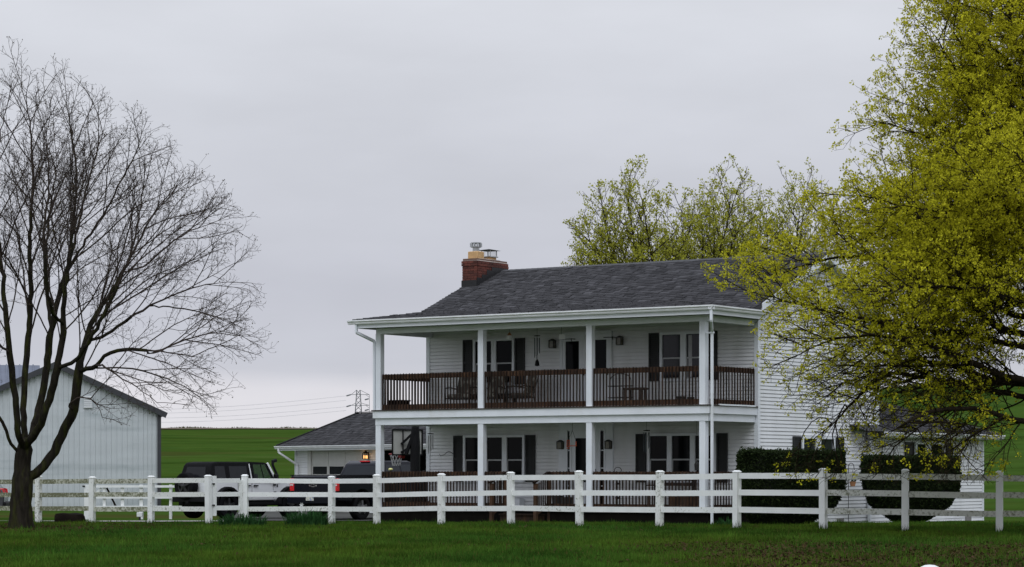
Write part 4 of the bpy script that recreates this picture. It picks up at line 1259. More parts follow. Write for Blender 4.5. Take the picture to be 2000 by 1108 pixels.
part('downspout', dspout([(.28, -.04, EZ - .1), (.28, -.04, EZ - .28), (.85, FW - .06, EZ - .8), (.85, FW - .06, -.1)]), M['gutter'], garage)
# lit lantern
lx = 6.62; lz = 1.3 + (918 - 890) / 4800 * 98 - ggz
ln_ = MB(); ln_.box(lx - .035, lx + .035, FW - .05, FW - .018, lz - .1, lz + .14); ln_.hexa([(lx - .10, FW - .25, lz + .08), (lx + .10, FW - .25, lz + .08), (lx + .10, FW - .05, lz + .08), (lx - .10, FW - .05, lz + .08), (lx - .02, FW - .16, lz + .20), (lx + .02, FW - .16, lz + .20), (lx + .02, FW - .13, lz + .20), (lx - .02, FW - .13, lz + .20)])
for sx in (-.085, .085):
    for sy in (-.235, -.065): ln_.box(lx + sx - .014, lx + sx + .014, FW + sy - .014, FW + sy + .014, lz - .12, lz + .08)
ln_.box(lx - .10, lx + .10, FW - .25, FW - .05, lz - .145, lz - .12)
lan = part('wall_lantern', ln_, M['black'], garage)
part('lit_glass', MB().box(lx - .06, lx + .06, FW - .21, FW - .09, lz - .118, lz + .0), M['lit'], lan)
pl = bpy.data.lights.new('lantern_bulb', 'POINT'); pl.energy = 2.2; pl.color = (1, .6, .25); pl.shadow_soft_size = .08
plo = bpy.data.objects.new('lantern_bulb', pl); COL.objects.link(plo); plo.parent = lan; plo.location = (lx, FW - .36, lz)

# ------------------------------------------------------------------ basketball hoop
hp_ = at(811, 918, 79.5); hg = tz(hp_.x, hp_.y)
hoop = empty('basketball_hoop', (hp_.x, hp_.y, hg), 0, 'black basketball hoop with pale backboard seen from behind by the garage', 'basketball hoop')
nb_ = Vector((-.62, .78, 0)); tb = Vector((.78, .62, 0))
def zpx(py): return CZ - (py - HY) / F * 79.5 - hg
part('pole', MB().tube([(0, 0, 0), (0, 0, zpx(870)), (0, 0, zpx(836))], [.17, .16, .13], 10), M['black'], hoop)
part('pole_cap', MB().lathe([(0, zpx(832)), (.12, zpx(832.5)), (.13, zpx(836)), (0, zpx(836))], n=10), M['black'], hoop)
bc = Vector((-.27, .26, 0)); zb0, zb1 = zpx(888.5), zpx(839.5)
wv = tb * .60
bd = MB(); bd.prism([bc - wv + Vector((0, 0, zb0)), bc + wv + Vector((0, 0, zb0)), bc + wv + Vector((0, 0, zb1)), bc - wv + Vector((0, 0, zb1))], nb_ * .02)
part('backboard', bd, M['board'], hoop)
fr = MB(); off = nb_ * -.015
for a, b in ((-1, -1), (1, 1)):
    fr.bar(bc + wv * a + off + Vector((0, 0, zb0)), bc + wv * a + off + Vector((0, 0, zb1)), .05, .05)
for z in (zb0, zb1): fr.bar(bc - wv + off + Vector((0, 0, z)), bc + wv + off + Vector((0, 0, z)), .045, .045)
fr.bar(bc - wv * .3 + off + Vector((0, 0, zb0)), bc - wv * .3 + off + Vector((0, 0, zb1)), .04, .04)
part('board_frame', fr, M['black'], hoop)
arm = MB()
for s_ in (-.25, .35):
    arm.bar((0, 0, zpx(842)), bc + tb * s_ + off + Vector((0, 0, zpx(868))), .07, .07); arm.bar((0, 0, zpx(868)), bc + tb * s_ + off + Vector((0, 0, zpx(884))), .07, .07)
arm.bar((0, -.1, zpx(840)), (-.30, .0, zpx(888)), .10, .10)
part('lift_arm', arm, M['black'], hoop)
rc = bc + nb_ * .40 + tb * -.15; rzz = zpx(887)
part('hoop_rim', MB().tube([rc + Vector((.23 * math.cos(a), .23 * math.sin(a), rzz)) for a in np.linspace(0, 2 * math.pi, 17)], .022, 6, False).bar(bc + tb * -.15 + nb_ * .02 + Vector((0, 0, rzz - .07)), rc - nb_ * .22 + Vector((0, 0, rzz - .03)), .16, .14), M['rim'], hoop)
nt_ = MB()
for k in range(10):
    for s_ in (-1, 1):
        pts = []
        for i in range(5):
            u = i / 4; a = 2 * math.pi * k / 10 + s_ * u * .9; rr = .225 - .10 * u ** .7
            pts.append(rc + Vector((rr * math.cos(a), rr * math.sin(a), rzz - .38 * u)))
        nt_.tube(pts, .007, 4, False)
part('net', nt_, M['net'], hoop)

# ------------------------------------------------------------------ vehicles
def arc(cx, cz, r, a0, a1, n=9):
    return [(cx + r * math.cos(a), cz + r * math.sin(a)) for a in np.linspace(a0, a1, n)]
def wheel(parent, x, y, r, w, rim='rimgrey', name='wheel', cap_side=1):
    """one wheel: hub face as the part, tyre and spokes as sub-parts"""
    hub = MB().lathe([(0, -.02), (.07, -.02), (.09, .03), (0, .05)], n=12, axis='y')
    if cap_side < 0: hub.v = [(a, -b, c) for a, b, c in hub.v]
    o = part(name, hub, M[rim], parent); o.location = (x, y + cap_side * (w / 2 - .03), r)
    h = w / 2; yo = -cap_side * (h - .03)
    prof = [(r * .60, -h * .8), (r * .72, -h), (r * .93, -h * .95), (r, -h * .72), (r, h * .72), (r * .93, h * .95), (r * .72, h), (r * .60, h * .8), (r * .58, 0), (r * .60, -h * .8)]
    tm = MB().lathe(prof, (0, yo, 0), 28, 'y')
    n = 28
    part('tyre', tm, M['tyre'], o, smooth=True)
    sp = MB(); sp.lathe([(r * .60, -h * .6), (r * .60, h * .75), (r * .55, h * .7), (r * .55, -h * .5)], (0, yo, 0), 24, 'y')
    for k in range(5):
        a = 2 * math.pi * k / 5 + .3
        sp.bar((.05 * math.cos(a), 0, .05 * math.sin(a)), (r * .57 * math.cos(a), -cap_side * .01, r * .57 * math.sin(a)), .07, .05, up=(0, 1, 0))
    sp.lathe([(0, -cap_side * .08), (r * .56, -cap_side * .09)], (0, 0, 0), 20, 'y')
    part('rim', sp, M[rim], o)
    return o

# white open-air style off-road wagon, origin at rear axle on the ground, x forward
SY = math.radians(51)
sp_ = at(410, 918, 82.6)
suv = empty('off_road_wagon', (sp_.x, sp_.y, tz(sp_.x, sp_.y) + .02), SY, 'white off-road wagon with black soft top and rear spare wheel', 'car')
WB, WR = 2.98, .44
prof = [(-.70, .68), (-.70, 1.26), (2.35, 1.26), (2.42, 1.30), (3.55, 1.22), (3.60, .78), (WB + .62, .66)]
prof += arc(WB, .50, .52, .1, math.pi - .1, 10) + [(WB - .58, .60), (.58, .60)] + arc(0, .50, .52, .1, math.pi - .1, 10) + [(-.58, .68)]
part('body', MB().extrude(prof, lambda x, z: .78 - (.06 if z < .7 else 0) - (.06 if x > 3.4 else 0)), M['suvwhite'], suv, bevel=.03)
part('underbody', MB().box(-.6, 3.3, -.6, .6, .42, .70), M['black'], suv)
twid = lambda x, z: .76 - .13 * max(0, (z - 1.26)) / .62
part('soft_top', MB().extrude([(-.71, 1.262), (-.60, 1.78), (-.50, 1.88), (-.2, 1.91), (1.25, 1.91), (1.25, 1.262)], twid), M['softtop'], suv, bevel=.045)
part('roof', MB().extrude([(1.252, 1.84), (1.252, 1.91), (1.95, 1.89), (2.02, 1.85), (2.0, 1.82)], twid), M['softtop'], suv)
rear = MB()
for s_ in (-1, 1):
    for x0, x1, x2, x3 in ((-.50, .02, -.42, .02), (.22, 1.05, .22, 1.05)):
        yb, yt = s_ * (twid(0, 1.33) + .008), s_ * (twid(0, 1.76) + .008)
        part('side_window', MB().poly([(x0, yb, 1.33), (x1, yb, 1.33), (x3, yt, 1.76), (x2, yt, 1.76)]), M['softwin'], suv, fix=False)
rear.poly([(-.705, -.5, 1.34), (-.705, .5, 1.34), (-.622, .44, 1.74), (-.622, -.44, 1.74)])
part('rear_window', rear, M['softwin'], suv, fix=False)
for s_ in (-1, 1):
    fm = MB(); yb, yt = s_ * twid(0, 1.28), s_ * twid(0, 1.84)
    fm.bar((1.30, yb, 1.26), (1.30, yt, 1.85), .07, .09); fm.bar((2.28, yb, 1.26), (2.0, yt, 1.84), .05, .07); fm.bar((1.82, yb, 1.27), (1.74, yt, 1.84), .025, .03)
    fm.bar((1.3, yb, 1.285), (2.28, yb, 1.285), .05, .05)
    part('door_frame', fm, M['softtop'], suv)
for s_ in (-1, 1):
    wf = MB(); yb, yt = s_ * (twid(0, 1.28) - .015), s_ * (twid(0, 1.84) - .015)
    wf.bar((2.42, yb, 1.27), (2.09, yt, 1.87), .055, .06)
    part('pillar_strip', MB().bar((1.22, yb + s_ * .02, 1.30), (1.19, yt + s_ * .02, 1.84), .02, .04), M['suvwhite'], suv)
    part('windshield_frame', wf, M['suvwhite'], suv)
gl = bpy.data.materials.new('clear_green_glass'); gl.use_nodes = True
tn = gl.node_tree; pb = tn.nodes['Principled BSDF']; pb.inputs['Base Color'].default_value = (.05, .06, .06, 1); pb.inputs['Roughness'].default_value = .05
trn = tn.nodes.new('ShaderNodeBsdfTransparent'); trn.inputs['Color'].default_value = (.62, .72, .66, 1)
mxs = tn.nodes.new('ShaderNodeMixShader'); mxs.inputs['Fac'].default_value = .25
tn.links.new(trn.outputs[0], mxs.inputs[1]); tn.links.new(pb.outputs[0], mxs.inputs[2]); tn.links.new(mxs.outputs[0], tn.nodes['Material Output'].inputs['Surface'])
for s_ in (-1, 1):
    yb, yt = s_ * twid(0, 1.31), s_ * twid(0, 1.82); fg = MB()
    fg.poly([(1.34, yb, 1.31), (2.24, yb, 1.31), (2.0, yt, 1.82), (1.34, yt, 1.82)])
    part('front_window', fg, gl, suv, fix=False)
part('windshield', MB().poly([(2.42, -.68, 1.30), (2.42, .68, 1.30), (2.10, .6, 1.85), (2.10, -.6, 1.85)]), gl, suv, fix=False)
part('front_seat', MB().box(1.55, 1.75, -.55, -.1, .9, 1.5), M['softtop'], suv, bevel=.05)
part('front_seat', MB().box(1.55, 1.75, .1, .55, .9, 1.5), M['softtop'], suv, bevel=.05)
for xw in (0, WB):
    for s_ in (-1, 1):
        f = MB(); pts = arc(xw, .52, .56, -.12, math.pi + .12, 12); inn = arc(xw, .50, .49, -.12, math.pi + .12, 12)
        f.prism([(a, s_ * .70, b) for a, b in pts + inn[::-1]], (0, s_ * .24, 0))
        part('fender_flare', f, M['softtop'], suv, bevel=.015)
        wheel(suv, xw, s_ * .79, WR, .30, cap_side=s_)
sp2 = wheel(suv, 0, 0, WR * 1.02, .31, name='spare_wheel'); sp2.location = (-1.06, .16, 1.10); sp2.rotation_euler = (0, 0, math.pi / 2)
part('spare_mount', MB().box(-.92, -.70, -.0, .32, .95, 1.25), M['black'], suv)
part('rear_bumper', MB().box(-.98, -.70, -.80, .80, .56, .78), M['black'], suv, bevel=.02)
part('front_bumper', MB().box(3.62, 3.85, -.75, .75, .56, .80), M['black'], suv, bevel=.02)
part('hitch', MB().box(-1.06, -.98, -.06, .06, .52, .60), M['black'], suv)
for s_ in (-1, 1):
    part('tail_light', MB().box(-.745, -.69, s_ * .66, s_ * .77, .95, 1.18), M['smoked'], suv)
    part('step_rail', MB().box(.6, 2.4, s_ * .74, s_ * .86, .46, .56), M['black'], suv)
    part('door_seam', MB().box(1.20, 1.212, s_ * .776, s_ * .784, .68, 1.25).box(2.22, 2.232, s_ * .776, s_ * .784, .68, 1.25).box(.55, .562, s_ * .776, s_ * .784, .9, 1.25), M['black'], suv)
    part('belt_strip', MB().box(1.22, 2.25, s_ * .778, s_ * .790, 1.225, 1.26), M['truck'], suv)
    for x in (1.02, 2.0 - .62): part('door_handle', MB().box(x - .10, x + .10, s_ * .78, s_ * .825, 1.08, 1.125), M['black'], suv, bevel=.01)
    part('side_mirror', MB().box(2.16, 2.26, s_ * .84, s_ * 1.02, 1.30, 1.50), M['black'], suv, bevel=.03)
    part('door_hinge', MB().box(2.24, 2.36, s_ * .78, s_ * .80, 1.10, 1.15).box(2.24, 2.36, s_ * .78, s_ * .80, .85, .90).box(2.40, 2.44, s_ * .78, s_ * .795, 1.05, 1.15), M['black'], suv)
sn = MB().tube([(2.5, -.74, 1.2), (2.46, -.74, 1.45), (2.28, -.70, 1.80), (2.30, -.69, 1.93), (2.44, -.69, 1.96)], [.045, .045, .045, .06, .07], 8)
part('snorkel', sn, M['black'], suv, smooth=True)

# dark pickup
TY = math.radians(53)
tp_ = at(661, 918, 82.2)
tk = empty('pickup_truck', (tp_.x, tp_.y, tz(tp_.x, tp_.y) + .02), TY, 'dark navy crew cab pickup truck showing its tailgate behind the fence', 'pickup truck')
tk.scale = (1.05, 1.05, 1.05)
WB2, R2 = 3.65, .40
prof = [(-1.18, .62), (-1.18, 1.40), (.98, 1.40), (1.0, 1.30), (3.35, 1.30), (3.45, 1.34), (4.45, 1.20), (4.62, 1.05), (4.62, .55), (WB2 + .55, .50)]
prof += arc(WB2, .46, .50, .05, math.pi - .05, 10) + [(WB2 - .55, .46), (.55, .46)] + arc(0, .46, .50, .05, math.pi - .05, 10) + [(-.55, .60)]
part('body', MB().extrude(prof, lambda x, z: 1.0 - (.04 if z < .6 else 0) - (.03 if z > 1.35 else 0) - (.10 if x > 4.4 else 0)), M['truck'], tk, bevel=.035)
part('underbody', MB().box(-1.0, 4.4, -.7, .7, .38, .62), M['black'], tk)
cwid2 = lambda x, z: .93 - .20 * max(0, z - 1.3) / .58
part('cab', MB().extrude([(1.02, 1.302), (1.22, 1.78), (1.38, 1.88), (2.6, 1.88), (2.85, 1.80), (3.42, 1.302)], cwid2), M['truck'], tk, bevel=.04)
rw = MB(); rw.poly([(1.055, -.74, 1.42), (1.055, .74, 1.42), (1.185, .66, 1.72), (1.185, -.66, 1.72)])
part('rear_window', rw, M['autoglass'], tk, fix=False)
for s_ in (-1, 1):
    yb, yt = s_ * (cwid2(0, 1.36) + .006), s_ * (cwid2(0, 1.76) + .006)
    part('side_window', MB().poly([(1.25, yb, 1.36), (2.05, yb, 1.36), (2.05, yt, 1.76), (1.42, yt, 1.76)]), M['autoglass'], tk, fix=False); part('side_window', MB().poly([(2.13, yb, 1.36), (3.12, yb, 1.36), (2.72, yt, 1.76), (2.13, yt, 1.76)]), M['autoglass'], tk, fix=False)
part('windshield', MB().poly([(3.385, -.76, 1.36), (3.385, .76, 1.36), (2.90, .66, 1.78), (2.90, -.66, 1.78)]), M['autoglass'], tk, fix=False)
tg = part('tailgate', MB().box(-1.215, -1.182, -.80, .80, .78, 1.37), M['truck'], tk, bevel=.015)
# outlined bow-tie emblem
def bow(s):
    pts = [(-.15, -.028), (-.165, .018), (-.055, .018), (-.055, .045), (.05, .045), (.05, .018), (.165, .018), (.15, -.028), (.05, -.028), (.05, -.05), (-.055, -.05), (-.055, -.028)]
    return [(a * s, b * s) for a, b in pts]
em = MB(); o_, i_ = bow(1.0), bow(.74)
for k in range(12):
    k2 = (k + 1) % 12
    em.hexa([(-1.222, -o_[k][0], 1.10 + o_[k][1]), (-1.222, -o_[k2][0], 1.10 + o_[k2][1]), (-1.222, -i_[k2][0], 1.10 + i_[k2][1]), (-1.222, -i_[k][0], 1.10 + i_[k][1]),
             (-1.214, -o_[k][0], 1.10 + o_[k][1]), (-1.214, -o_[k2][0], 1.10 + o_[k2][1]), (-1.214, -i_[k2][0], 1.10 + i_[k2][1]), (-1.214, -i_[k][0], 1.10 + i_[k][1])])
part('emblem', em, M['chrome'], tg)
part('tailgate_handle', MB().box(-1.225, -1.214, -.12, .12, 1.26, 1.31), M['black'], tg)
for s_ in (-1, 1):
    tl = MB(); tl.box(-1.20, -1.10, s_ * .82, s_ * 1.003, .92, 1.32)
    tl = part('tail_light', tl, M['taillight'], tk, bevel=.01)
    part('reverse_lamp', MB().box(-1.205, -1.198, s_ * .85, s_ * .98, 1.09, 1.13), M['white'], tl)
part('rear_bumper', MB().box(-1.36, -1.19, -.98, .98, .52, .74), M['truck'], tk, bevel=.03)
part('licence_plate', MB().box(-1.372, -1.362, -.16, .16, .62, .78), M['plate'], tk)
part('brake_light', MB().box(1.27, 1.33, -.19, .19, 1.845, 1.885), M['taillight'], tk)
part('bed_rail', MB().box(-1.18, .98, -.99, -.93, 1.402, 1.43).box(-1.18, .98, .93, .99, 1.402, 1.43), M['black'], tk)
for s_ in (-1, 1):
    part('side_mirror', MB().box(3.0, 3.12, s_ * .96, s_ * 1.2, 1.34, 1.56), M['black'], tk, bevel=.03)
    for x in (1.45, 2.45): part('door_handle', MB().box(x - .1, x + .1, s_ * 1.0, s_ * 1.03, 1.14, 1.18), M['chrome'], tk)
    part('door_seam', MB().box(2.09, 2.10, s_ * .998, s_ * 1.003, .55, 1.29).box(1.16, 1.17, s_ * .998, s_ * 1.003, .8, 1.29), M['black'], tk)
    part('head_light', MB().box(4.52, 4.625, s_ * .68, s_ * .9, .92, 1.1), M['chrome'], tk)
    for xw in (0, WB2): wheel(tk, xw, s_ * .88, R2, .28, 'silver', cap_side=s_)

# dark car at the left edge, tail towards the middle of the picture
cp = at(12, 918, 80)
car = empty('parked_car', (cp.x - .95, cp.y, tz(cp.x, cp.y) + .02), math.radians(186), 'charcoal car cut by the left picture edge with its red tail lamp visible', 'car')
prof = [(-.92, .42), (-.95, .80), (-.86, 1.02), (.2, 1.06), (2.6, 1.02), (3.35, .86), (3.5, .45), (3.1, .32)] + arc(2.7, .33, .38, .05, math.pi - .05, 8) + [(2.2, .28), (.45, .28)] + arc(0, .33, .38, .05, math.pi - .05, 8) + [(-.45, .34)]
part('body', MB().extrude(prof, lambda x, z: .86 - (.10 if x < -.85 else 0) - (.12 if x > 3.2 else 0)), M['carpaint'], car, bevel=.04)
part('cabin', MB().extrude([(-.80, 1.03), (-.45, 1.46), (.0, 1.56), (1.1, 1.54), (2.1, 1.04)], lambda x, z: .80 - .18 * max(0, z - 1.03) / .5), M['autoglass'], car, bevel=.04)
part('roof', MB().extrude([(-.42, 1.50), (.0, 1.575), (1.08, 1.56), (1.2, 1.50), (0, 1.52)], lambda x, z: .62), M['carpaint'], car, bevel=.02)
for s_ in (-1, 1):
    part('tail_light', MB().hexa([(-.965, s_ * .45, .80), (-.80, s_ * .875, .80), (-.60, s_ * .875, .84), (-.90, s_ * .45, .84), (-.93, s_ * .45, 1.03), (-.78, s_ * .872, 1.04), (-.55, s_ * .865, 1.05), (-.86, s_ * .45, 1.05)]), M['taillight'], car)
    for xw in (0, 2.7): wheel(car, xw, s_ * .76, .33, .22, 'silver', cap_side=s_)
part('rear_bumper', MB().box(-1.0, -.9, -.78, .78, .40, .62), M['black'], car, bevel=.04)

# ------------------------------------------------------------------ far pylon and its wires
PD = 720.0
pp_ = at(700, 918, PD); pz = tz(pp_.x, PD)
py_ = empty('pylon', (pp_.x, PD, pz), 0, 'steel lattice pylon far behind the garage roof', 'pylon')
zz_ = lambda y: CZ - (y - HY) / F * PD - pz
pxm = lambda px: (px - 700) / F * PD
tower = MB(); W_ = .17
zt1, ztop_ = zz_(771), zz_(762)
zb_ = 0
def leg_x(z, s): return s * (.95 + 1.3 * max(0, (zz_(810) - z)) / max(zz_(810), 1))
for sx in (-1, 1):
    for sy in (-1, 1):
        tower.bar((leg_x(0, sx), leg_x(0, sy), 0), (leg_x(zz_(810), sx), leg_x(zz_(810), sy), zz_(810)), W_, W_); tower.bar((leg_x(zz_(810), sx), sy * .95, zz_(810)), (sx * .5, sy * .5, ztop_), W_, W_)
lv = np.linspace(0, ztop_, 15)
for a, b in zip(lv[:-1], lv[1:]):
    wa, wb = leg_x(a, 1) if a < zz_(810) else .95 - .45 * (a - zz_(810)) / (ztop_ - zz_(810)), leg_x(b, 1) if b < zz_(810) else .95 - .45 * (b - zz_(810)) / (ztop_ - zz_(810))
    for s_ in (-1, 1):
        tower.bar((-wa, s_ * wa, a), (wb, s_ * wb, b), .09, .09); tower.bar((wa, s_ * wa, a), (-wb, s_ * wb, b), .09, .09); tower.bar((s_ * wa, -wa, a), (s_ * wb, wb, b), .09, .09)
part('tower_frame', tower, M['pylon'], py_)
for i, yy in enumerate((771, 792)):
    arm = MB(); z = zz_(yy); zt2 = zz_(yy - 8.5) if i == 0 else zz_(yy - 5)
    arm.bar((pxm(685), 0, z), (pxm(721), 0, z), .14, .14); arm.bar((pxm(686), 0, z), (pxm(696), 0, zt2), .12, .12); arm.bar((pxm(704), 0, zt2), (pxm(721), 0, z), .12, .12); arm.bar((pxm(714), 0, z), (pxm(721), 0, zz_(yy + 5)), .1, .1)
    part('cross_arm', arm, M['pylon'], py_)
    part('insulator', MB().tube([(pxm(677), -.5, zz_(yy + 2.5)), (pxm(685), 0, z)], .2, 6), M['pylon'], py_); part('insulator', MB().tube([(pxm(713), -.5, zz_(yy + 10)), (pxm(720), 0, zz_(yy + 8))], .2, 6), M['pylon'], py_)
part('arm_tie', MB().bar((pxm(721.5), 0, zz_(771)), (pxm(721.5), 0, zz_(808)), .12, .12), M['pylon'], py_)
for yy, ye_ in ((773.5, 801), (794.5, 816), (782, 808), (802, 825)):
    pts = []
    for k in range(15):
        u = k / 14; px = 676 + (150 - 676) * u; y = yy + (ye_ - yy) * u + 9 * math.sin(math.pi * u)
        q_ = at(px, y, PD - 120 * u); pts.append(q_ - Vector((pp_.x, PD, pz)))
    part('power_line', MB().tube(pts, .032, 4), M['wire'], py_)

# ------------------------------------------------------------------ trees: skeleton limbs, then branches that grow into a cloud of points
def envelope(cx, cy, table, amp=.10, ph=0.0):
    zs = [t[0] for t in table]; Rs = [t[1] for t in table]
    def inside(p):
        z = p[2]
        if z < zs[0] - .2 or z > zs[-1] + .1: return False
        dx, dy = p[0] - cx, p[1] - cy; a = math.atan2(dy, dx)
        R = float(np.interp(z, zs, Rs)) * (1 + amp * math.sin(3 * a + 1.7 * z + ph) * math.sin(2 * a - 1.1 * z + ph) + amp * .6 * math.sin(5 * z + 2 * a + ph))
        return dx * dx + dy * dy < R * R
    return inside

def ramify(nodes, par, lines_idx, hub, inside, levels, seed):
    """grow side branches on every limb, then on those, level by level; returns P, par, level of each node"""
    r = random.Random(seed); P = [Vector(p) for p in nodes]; par = list(par); lev = [0] * len(P); hub = Vector(hub)
    cur = [list(ids) for ids in lines_idx]
    for L_, c in enumerate(levels, 1):
        nxt = []
        for bi, ids in enumerate(cur):
            if len(ids) < 2: continue
            cum = [0.0]
            for i, j in zip(ids[:-1], ids[1:]): cum.append(cum[-1] + (P[j] - P[i]).length)
            T = cum[-1]; phi = r.uniform(0, 6.28)
            s_ = T * (c['start'] if not (L_ == 1 and bi == 0) else c.get('trunk', .4)) + r.random() * c['gap'] * .6; k = 1
            while s_ < T + .01:
                while k < len(ids) - 1 and cum[k] < s_: k += 1
                n0 = ids[k]; t = (P[n0] - P[ids[k - 1]]).normalized()
                ln = min(c['max'], c['lf'] * (T - s_) + c['lb']) * r.uniform(.6, 1.3)
                ref = Vector((0, 0, 1)) if abs(t.z) < .9 else Vector((1, 0, 0))
                u = t.cross(ref).normalized(); v = t.cross(u); an = math.radians(r.gauss(c['ang'], 9))
                q = P[n0] - hub
                q = q.normalized() if q.length > .01 else Vector((0, 0, 1))
                d = t * math.cos(an) + (u * math.cos(phi) + v * math.sin(phi)) * math.sin(an) + q * c['out'] + Vector((0, 0, c['up']))
                d.normalize(); n = max(2, int(round(ln / c['step']))); st = ln / n; prev = n0; new = [n0]; p = P[n0].copy()
                for _ in range(n):
                    d = d + Vector((r.gauss(0, c['jit']), r.gauss(0, c['jit']), r.gauss(0, c['jit']) + c['curl'])); d.normalize()
                    p = p + d * st
                    if not inside(p): break
                    P.append(p.copy()); par.append(prev); lev.append(L_); prev = len(P) - 1; new.append(prev)
                if len(new) > 1: nxt.append(new)
                s_ += c['gap'] * r.uniform(.6, 1.4); phi += 2.4 + r.uniform(-.4, .4)
        cur = nxt
    return np.array([tuple(p) for p in P]), np.array(par), np.array(lev)

def LV(start, gap, ang, lf, lb, mx, step, jit, out, up, curl, **k):
    return dict(start=start, gap=gap, ang=ang, lf=lf, lb=lb, max=mx, step=step, jit=jit, out=out, up=up, curl=curl, **k)

def pipe_radius(par, r0, ex=2.4, floor=None):
    n = len(par); acc = np.zeros(n)
    for i in range(n - 1, -1, -1):
        if acc[i] == 0: acc[i] = r0 ** ex
        p = par[i]
        if p >= 0: acc[p] += acc[i]
    return acc ** (1 / ex)

def limb_mesh(name, P, par, rad, sel, sides, mat_, parent):
    """tubes for the edges whose child node is in sel; rings shared along each branch's main line"""
    n = len(P)
    main = np.full(n, -1)
    order = np.argsort(rad)
    for i in order:
        if par[i] >= 0: main[par[i]] = i
    D = np.zeros((n, 3)); hp = par >= 0
    D[hp] = P[hp] - P[par[hp]]
    D /= np.linalg.norm(D, axis=1)[:, None] + 1e-9
    hm = main >= 0
    Dm = D.copy(); Dm[hm] += D[main[hm]]; Dm[~hp & hm] = D[main[~hp & hm]]
    Dm /= np.linalg.norm(Dm, axis=1)[:, None] + 1e-9
    ch = np.where(sel & hp)[0]
    ism = main[par[ch]] == ch
    ref = np.array([.31, .93, .2])
    def ring(c, d, r):
        a = np.cross(d, ref); a /= np.linalg.norm(a, axis=1)[:, None] + 1e-9; b = np.cross(d, a)
        t = np.arange(sides) * 2 * np.pi / sides
        return c[:, None, :] + r[:, None, None] * (np.cos(t)[None, :, None] * a[:, None, :] + np.sin(t)[None, :, None] * b[:, None, :])
    V1 = ring(P, Dm, rad)
    sidec = ch[~ism]
    r_side = np.minimum(rad[par[sidec]] * .9, rad[sidec] * 1.25)
    V2 = ring(P[par[sidec]], D[sidec], r_side)
    verts = np.concatenate([V1.reshape(-1, 3), V2.reshape(-1, 3)])
    start = np.empty(len(ch), int); start[ism] = par[ch[ism]] * sides; start[~ism] = n * sides + np.arange(len(sidec)) * sides
    end = ch * sides
    k = np.arange(sides); k2 = (k + 1) % sides
    F_ = np.stack([start[:, None] + k, start[:, None] + k2, end[:, None] + k2, end[:, None] + k], 2).reshape(-1, 4)
    used = np.unique(F_); remap = np.zeros(len(verts), int); remap[used] = np.arange(len(used))
    return big_mesh(name, verts[used], remap[F_], 4, mat_, parent, smooth=True)

def polyline_nodes(lines, step, inside=None):
    """lines: list of (attach, [points]); attach None starts the trunk, else (line index, fraction) to spring from"""
    nodes, par, idxs = [], [], []
    for att, pts in lines:
        pts = [np.array(p, float) for p in pts]; ids = []
        if att is None:
            nodes.append(pts[0]); par.append(-1); ids.append(0); prev = 0
        else:
            base = idxs[att[0]]; prev = base[int(att[1] * (len(base) - 1))]
            aim = pts[0] - (pts[1] - pts[0]) * .35
            cand = [b_ for b_ in base if nodes[b_][2] < pts[0][2] + .05] or base
            prev = min(cand, key=lambda b_: np.linalg.norm(nodes[b_] - aim))
            pts = [nodes[prev]] + pts
        # smooth interpolation (Catmull-Rom)
        Q = [2 * pts[0] - pts[1]] + pts + [2 * pts[-1] - pts[-2]]
        for i in range(1, len(Q) - 2):
            seg = np.linalg.norm(Q[i + 1] - Q[i]); m = max(1, int(seg / step))
            for k in range(1, m + 1):
                t = k / m; a, b, c, d = Q[i - 1], Q[i], Q[i + 1], Q[i + 2]
                p = .5 * ((2 * b) + (-a + c) * t + (2 * a - 5 * b + 4 * c - d) * t * t + (-a + 3 * b - 3 * c + d) * t ** 3)
                p = p + RNG.normal(0, .012, 3)
                if inside is not None and p[2] > lines[0][1][0][2] + 4 and not inside(p): break
                nodes.append(p); par.append(prev); prev = len(nodes) - 1; ids.append(prev)
        idxs.append(ids)
    return nodes, par, idxs

def env_points(n, cx, cy, table, seed, power=.5, squash=1.0, keep=None):
    r = np.random.default_rng(seed); z0, z1 = table[0][0], table[-1][0]
    zs = [t[0] for t in table]; Rs = [t[1] for t in table]; out = []
    Rm = max(Rs)
    while len(out) < n:
        z = r.uniform(z0, z1, 4 * n); R = np.interp(z, zs, Rs)
        ok = r.random(4 * n) < (R / Rm) ** 2
        z, R = z[ok], R[ok]
        a = r.uniform(0, 2 * np.pi, len(z)); q = R * r.random(len(z)) ** power
        p = np.stack([cx + q * np.cos(a), cy + squash * q * np.sin(a), z], 1)
        if keep is not None: p = p[keep(p)]
        out += list(p)
    return np.array(out[:n])

